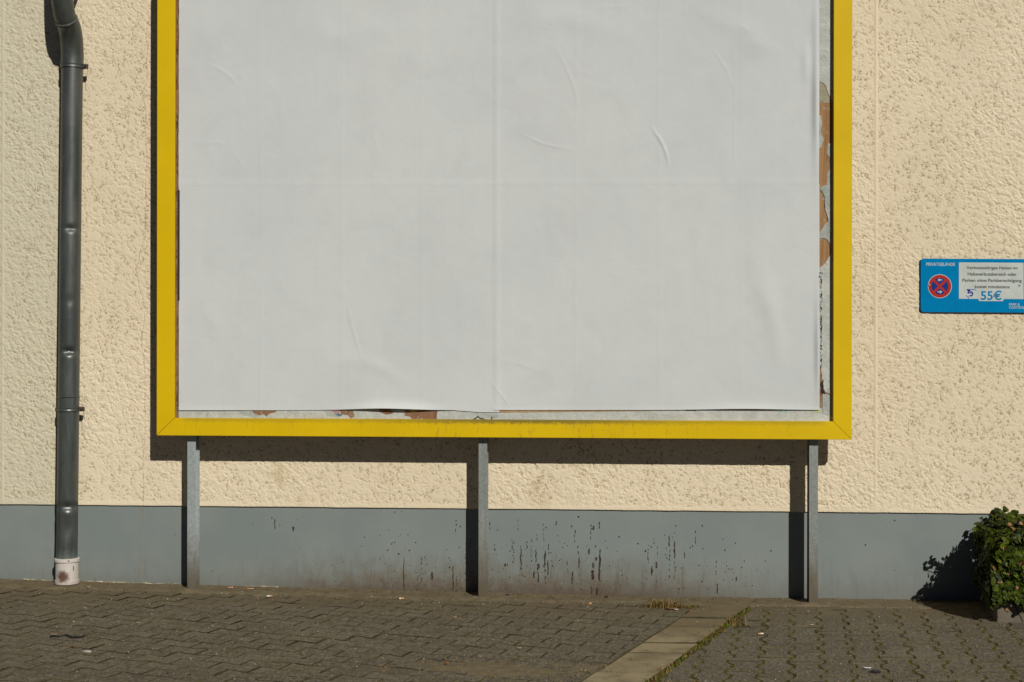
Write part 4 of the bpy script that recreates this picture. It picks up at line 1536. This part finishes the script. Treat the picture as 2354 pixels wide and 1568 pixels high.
def chip(name, x, y, w_, d_, ang, mat, label, cat, h=.006, curl=.6, group=None):
    p = GS(x, y)
    n1, n2 = 6, 4
    vs_ = []
    for j in range(n2):
        for i in range(n1):
            s_, t_ = i / (n1 - 1) - .5, j / (n2 - 1) - .5
            wd_ = math.sqrt(max(0, 1 - (2 * s_) ** 2)) * .8 + .2
            xx, yy = s_ * w_, t_ * d_ * wd_
            zz_ = h * curl * (4 * t_ * t_ + 2 * s_ * s_) + random.uniform(0, .0012) + .003
            vs_.append((xx * math.cos(R(ang)) - yy * math.sin(R(ang)), xx * math.sin(R(ang)) + yy * math.cos(R(ang)), zz_))
    o = meshobj(name, vs_, [[j * n1 + i, j * n1 + i + 1, (j + 1) * n1 + i + 1, (j + 1) * n1 + i] for j in range(n2 - 1) for i in range(n1 - 1)], MT[mat], None, True)
    o.location = (p.x, p.y, gz(p.x) + .001)
    sm = o.modifiers.new('t', 'SOLIDIFY'); sm.thickness = .0012
    return tag(o, label, cat, group)


lf = 'dead leaves on the paving'
chip('dead_leaf', 2683, 2441, .05, .03, -12, 'dead', 'rust-brown dead leaf in front of the dry grass tuft', 'leaf', .012, .6, lf)
chip('paper_scrap', 2704, 2443, .022, .014, -15, 'cig', 'white paper scrap beside the rust-brown leaf by the grass tuft', 'litter')
chip('dead_leaf', 2761, 2452, .022, .02, 10, 'dead', 'small orange leaf on the edge of the pale slab strip', 'leaf', .014, .6, lf)
chip('dead_leaf', 3070, 2504, .026, .014, -5, 'dead', 'brown curled leaf on the blocks below the right post', 'leaf', .01, .6, lf)
chip('bark_sliver', 3246, 2504.5, .024, .007, 12, 'bark', 'light bark sliver on the blocks right of the right post', 'bark')
chip('bark_sliver', 3469, 2678, .034, .007, -8, 'cig', 'whitish splinter just left of the black lump, near the bottom edge', 'splinter')
chip('dead_leaf', 294, 2592, .020, .012, -40, 'dead', 'small ochre leaf below the black cord', 'leaf', .01, .6, lf)
chip('bark_sliver', 215, 2543.5, .030, .012, -8, 'bark', 'beige bark chip touching the black cord', 'bark')
chip('dead_leaf', 355, 2354, .022, .018, 20, 'bark', 'small tan leaf right of the cream foot pipe', 'leaf', .012, .6, lf)
chip('dead_leaf', 1786, 2660, .022, .014, -20, 'dead', 'orange leaf bit in the sandy patch near the bottom edge', 'leaf', .01, .6, lf)
chip('dead_leaf', 1818, 2476, .02, .010, 5, 'bark', 'tan leaf scrap on the wave stones right of the middle post', 'leaf', .01, .6, lf)
chip('bark_sliver', 2077, 2598, .022, .012, 0, 'bark', 'peach coloured chip on the last row of wave stones before the sandy patch', 'bark')
chip('bark_sliver', 552, 2497, .018, .009, 4, 'bark', 'pale sliver on the wave stones between cord and left post', 'bark')


def lump(name, x, y, rx, ry, rz, mat, label, cat, group=None):
    p = GS(x, y)
    m2 = MB()
    vs_, fs = [], []
    a_, b_ = 9, 6
    for j in range(b_ + 1):
        ph = math.pi * j / b_
        for i in range(a_):
            th = 2 * math.pi * i / a_
            k_ = random.uniform(.82, 1.12) if 0 < j < b_ else 1
            vs_.append((math.sin(ph) * math.cos(th) * rx * k_, math.sin(ph) * math.sin(th) * ry * k_, math.cos(ph) * rz * k_))
    for j in range(b_):
        for i in range(a_):
            fs.append([j * a_ + i, (j + 1) * a_ + i, (j + 1) * a_ + (i + 1) % a_, j * a_ + (i + 1) % a_])
    o = meshobj(name, vs_, fs, MT[mat])
    o.location = (p.x, p.y, gz(p.x) + rz * .7)
    return tag(o, label, cat, group)


lump('stone', 2031, 2387, .014, .011, .010, 'stone', 'dark stone at the plinth foot just right of the middle post', 'stone')
lump('stone', 2426, 2394, .014, .011, .009, 'stone', 'dark stone at the plinth foot left of the dry grass tuft', 'stone')
lump('rubber_scrap', 3501, 2692, .026, .016, .008, 'stone', 'flat black lump on the blocks near the bottom edge', 'rubber scrap')
lump('stone', 3273, 2415, .009, .008, .007, 'stone', 'tiny dark stone beside the foot of the right post', 'stone')
lump('pebble', 349, 2611, .022, .013, .007, 'pebble', 'flat pale pebble on the wave stones below the black cord', 'pebble')
lump('pebble', 2212, 2659, .012, .012, .007, 'cig', 'round white pebble at the left edge of the slab strip', 'pebble') if False else None
cp = [GS(*q) for q in ((201, 2553), (207, 2548), (232, 2548.5), (258, 2546.5), (276, 2549), (287, 2554.5), (312, 2555.5), (326, 2553), (334, 2549.5))]
o_ = Vector((cp[4].x, cp[4].y, gz(cp[4].x)))
m_ = MB()
sm_ = []
for i in range(len(cp) - 1):
    for j in range(5):
        q = cp[i].lerp(cp[i + 1], j / 5); sm_.append(Vector((q.x, q.y, gz(q.x) + .0065 + random.uniform(0, .0008))) - o_)
sm_.append(Vector((cp[-1].x, cp[-1].y, gz(cp[-1].x) + .007)) - o_)
m_.sweep(sm_, [.0042] * len(sm_), 8)
o = m_.build('cord', MT['black'], None, True); o.location = o_
tag(o, 'short black cord lying on the wave stones below the downpipe', 'cord')

# ------------------------------------------------------------------ planter and ivy
PX, PYF, PROT = 2.022, -.578, R(-6.5)
pe = tag(empty('planter', (PX, PYF, 0)), 'cracked concrete planter trough at the wall, mostly under ivy', 'planter')
pe.rotation_euler = (0, 0, PROT)
PLX, PDY, PH = 1.25, .515, .20
m_ = MB()
t_ = .06
m_.box(0, PLX, 0, t_, -.05, PH); m_.box(0, PLX, PDY - t_, PDY, -.05, PH)
m_.box(0, t_, t_ + .0005, PDY - t_ - .0005, -.05, PH); m_.box(PLX - t_, PLX, t_ + .0005, PDY - t_ - .0005, -.05, PH)
m_.build('trough', MT['planter'], pe, False, .006)
m_ = MB(); m_.box(t_ + .001, PLX - t_ - .001, t_ + .001, PDY - t_ - .001, -.04, PH - .05)
m_.build('potting_soil', MT['soil'], pe)
# crack on the front face
m_ = MB()
ck = [(.085, .115), (.092, .10), (.089, .088), (.102, .07), (.108, .052), (.118, .035), (.128, .012), (.133, -.01)]
ribbon(m_, [(a + random.uniform(-.002, .002), b) for a, b in jitter(ck, .0015, 3)], .0042, -.0015)
m_.build('crack', MT['dark'], pe)

iv = tag(empty('ivy', (PX + .5, PYF + .3, PH - .05)), 'dense green ivy cushion spilling over the concrete planter', 'ivy')
lm = MB()


def leaf(c, nrm, s_, mi, roll):
    nrm = nrm.normalized()
    upv = Vector((0, 0, -1))
    t = (upv - nrm * upv.dot(nrm))
    t = t.normalized() if t.length > .05 else Vector((1, 0, 0))
    t = Matrix.Rotation(roll, 3, nrm) @ t
    b = nrm.cross(t)
    out = [(-.50, .0), (-.42, .30), (-.18, .46), (.10, .40), (.36, .22), (.56, 0), (.36, -.22), (.10, -.40), (-.18, -.46), (-.42, -.30)]
    fold = random.uniform(.05, .22)
    curl = random.uniform(-.10, .18)
    pts_ = [c + (t * a + b * d) * s_ + nrm * s_ * (abs(d) * fold * 1.2 - curl * a * a * 2) for a, d in out]
    md = [c + t * (a * s_) - nrm * s_ * curl * a * a * 2 for a in (-.2, .15)]
    vs_ = pts_ + md
    lm.add(vs_, [(0, 1, 2, 10), (10, 2, 3, 11), (11, 3, 4, 5), (11, 5, 6, 7), (10, 11, 7, 8), (0, 10, 8, 9)], mi)


cosr, sinr = math.cos(PROT), math.sin(PROT)


def ivy_w(lx, ly, z):
    return Vector((PX + lx * cosr - ly * sinr, PYF + lx * sinr + ly * cosr, z))


# the cushion: a box of leaf shells with a rounded top, hanging lower at the front corner
IX0, IX1, IY0, IY1 = -.03, 1.28, -.045, .56


def top_z(lx, ly):
    f1 = min(1, max(0, (lx - IX0) / .16)); f2 = min(1, max(0, (ly - IY0) / .42))
    return .275 + .225 * math.sqrt(f1 * (2 - f1)) * (.25 + .75 * math.sqrt(f2 * (2 - f2))) + .012 * math.sin(lx * 17) + .010 * math.sin(ly * 23 + 1)


def pick():
    return random.choices([0, 1, 2, 3], [58, 26, 14, 1.2])[0]


for i in range(3300):                # front face
    lx = random.uniform(IX0, IX1 if i % 3 else .35)
    zt = top_z(lx, IY0 + .03)
    z0 = .088 + .03 * math.sin(lx * 14 + .6) + .02 * math.sin(lx * 37)
    z = random.uniform(z0, zt + .04)
    d = random.random() ** 2 * .12
    leaf(ivy_w(lx, IY0 + d + .015 * math.sin(z * 31 + lx * 19) - .01, z), Vector((random.gauss(0, .42), -1, random.gauss(.30, .40))), random.uniform(.019, .035), pick(), random.gauss(0, .6))
for i in range(2000):                # left face
    ly = random.uniform(IY0, IY1 - .05)
    zt = top_z(IX0 + .02, ly)
    z0 = .13 + .03 * math.sin(ly * 19) - .02
    z = random.uniform(z0, zt + .06)
    d = random.random() ** 2 * .14
    leaf(ivy_w(IX0 + d - .012 + .012 * math.sin(z * 27 + ly * 16), ly, z), Vector((-1, random.gauss(-.1, .45), random.gauss(.30, .40))), random.uniform(.019, .035), random.choices([0, 1, 2], [45, 50, 5])[0], random.gauss(0, .6))
for i in range(3700):                # top
    lx, ly = random.uniform(IX0, IX1), random.uniform(IY0, IY1)
    z = top_z(lx, ly) - random.random() ** 2 * .10 + random.uniform(0, .02)
    leaf(ivy_w(lx, ly, z), Vector((random.gauss(-.1, .45), random.gauss(-.35, .45), 1)), random.uniform(.020, .037), pick(), random.uniform(-3, 3))
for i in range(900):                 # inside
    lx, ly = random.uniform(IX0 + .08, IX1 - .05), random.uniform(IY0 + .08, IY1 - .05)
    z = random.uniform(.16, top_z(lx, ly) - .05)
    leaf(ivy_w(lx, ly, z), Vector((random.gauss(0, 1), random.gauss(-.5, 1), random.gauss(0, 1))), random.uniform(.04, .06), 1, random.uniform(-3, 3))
# shoots sticking out at the upper left and along the left side
st = MB()
for (u, v, y, n_) in ((2252, 1206, -.35, 16), (2258, 1225, -.30, 12), (2246, 1218, -.38, 8), (2285, 1183, -.20, 22), (2300, 1180, -.15, 16), (2328, 1181, -.12, 14)):
    tip = W(u, v, y)
    root = Vector((tip.x + .10, y + .02, tip.z - .09))
    mids = [root.lerp(tip, q / 6) + Vector((0, 0, .02 * math.sin(q / 6 * 3.14))) for q in range(7)]
    st.sweep(mids, [.0022] * 7, 5)
    for q in range(n_):
        t2 = random.uniform(.35, 1.05)
        c = root.lerp(tip, t2) + Vector((random.gauss(0, .014), random.gauss(0, .016), random.gauss(.005, .014)))
        leaf(c, Vector((random.gauss(-.3, .6), random.gauss(-.6, .6), random.gauss(.6, .5))), random.uniform(.020, .034), random.choices([0, 1, 2], [50, 45, 5])[0], random.uniform(-2, 2))
for i in range(60):
    a = ivy_w(random.uniform(.05, 1.2), random.uniform(.06, .45), PH - .06)
    b = a + Vector((random.gauss(-.03, .1), random.gauss(-.04, .1), random.uniform(.1, .22)))
    st.sweep([a, a.lerp(b, .5) + Vector((random.gauss(0, .02), random.gauss(0, .02), 0)), b], [.004, .003, .002], 5)


def chv(o):
    o.parent = iv
    o.matrix_parent_inverse = Matrix.Translation(-Vector(iv.location))
    return o


tag(chv(lm.build('foliage', [MT['green'], MT['deep'], MT['lime'], MT['dead']], None, True)), kind='stuff')
chv(st.build('stem', MT['twig']))
for (x, y, s_) in ((4040, 2098, .022), (4084, 2094, .022), (4068, 2145, .016), (4030, 2155, .014), (4068, 2352, .018), (4028, 2440, .02)):
    lm = MB()
    p = W(x / 1.7407, y / 1.7407, PYF - .075 if y > 2200 else PYF + .02)
    leaf(Vector((p.x, p.y, p.z)), Vector((.1, -1, .55)), s_, 0, random.gauss(0, .8))
    chv(lm.build('withered_leaf', [MT['dead']]))['label'] = 'orange withered leaf among the green'
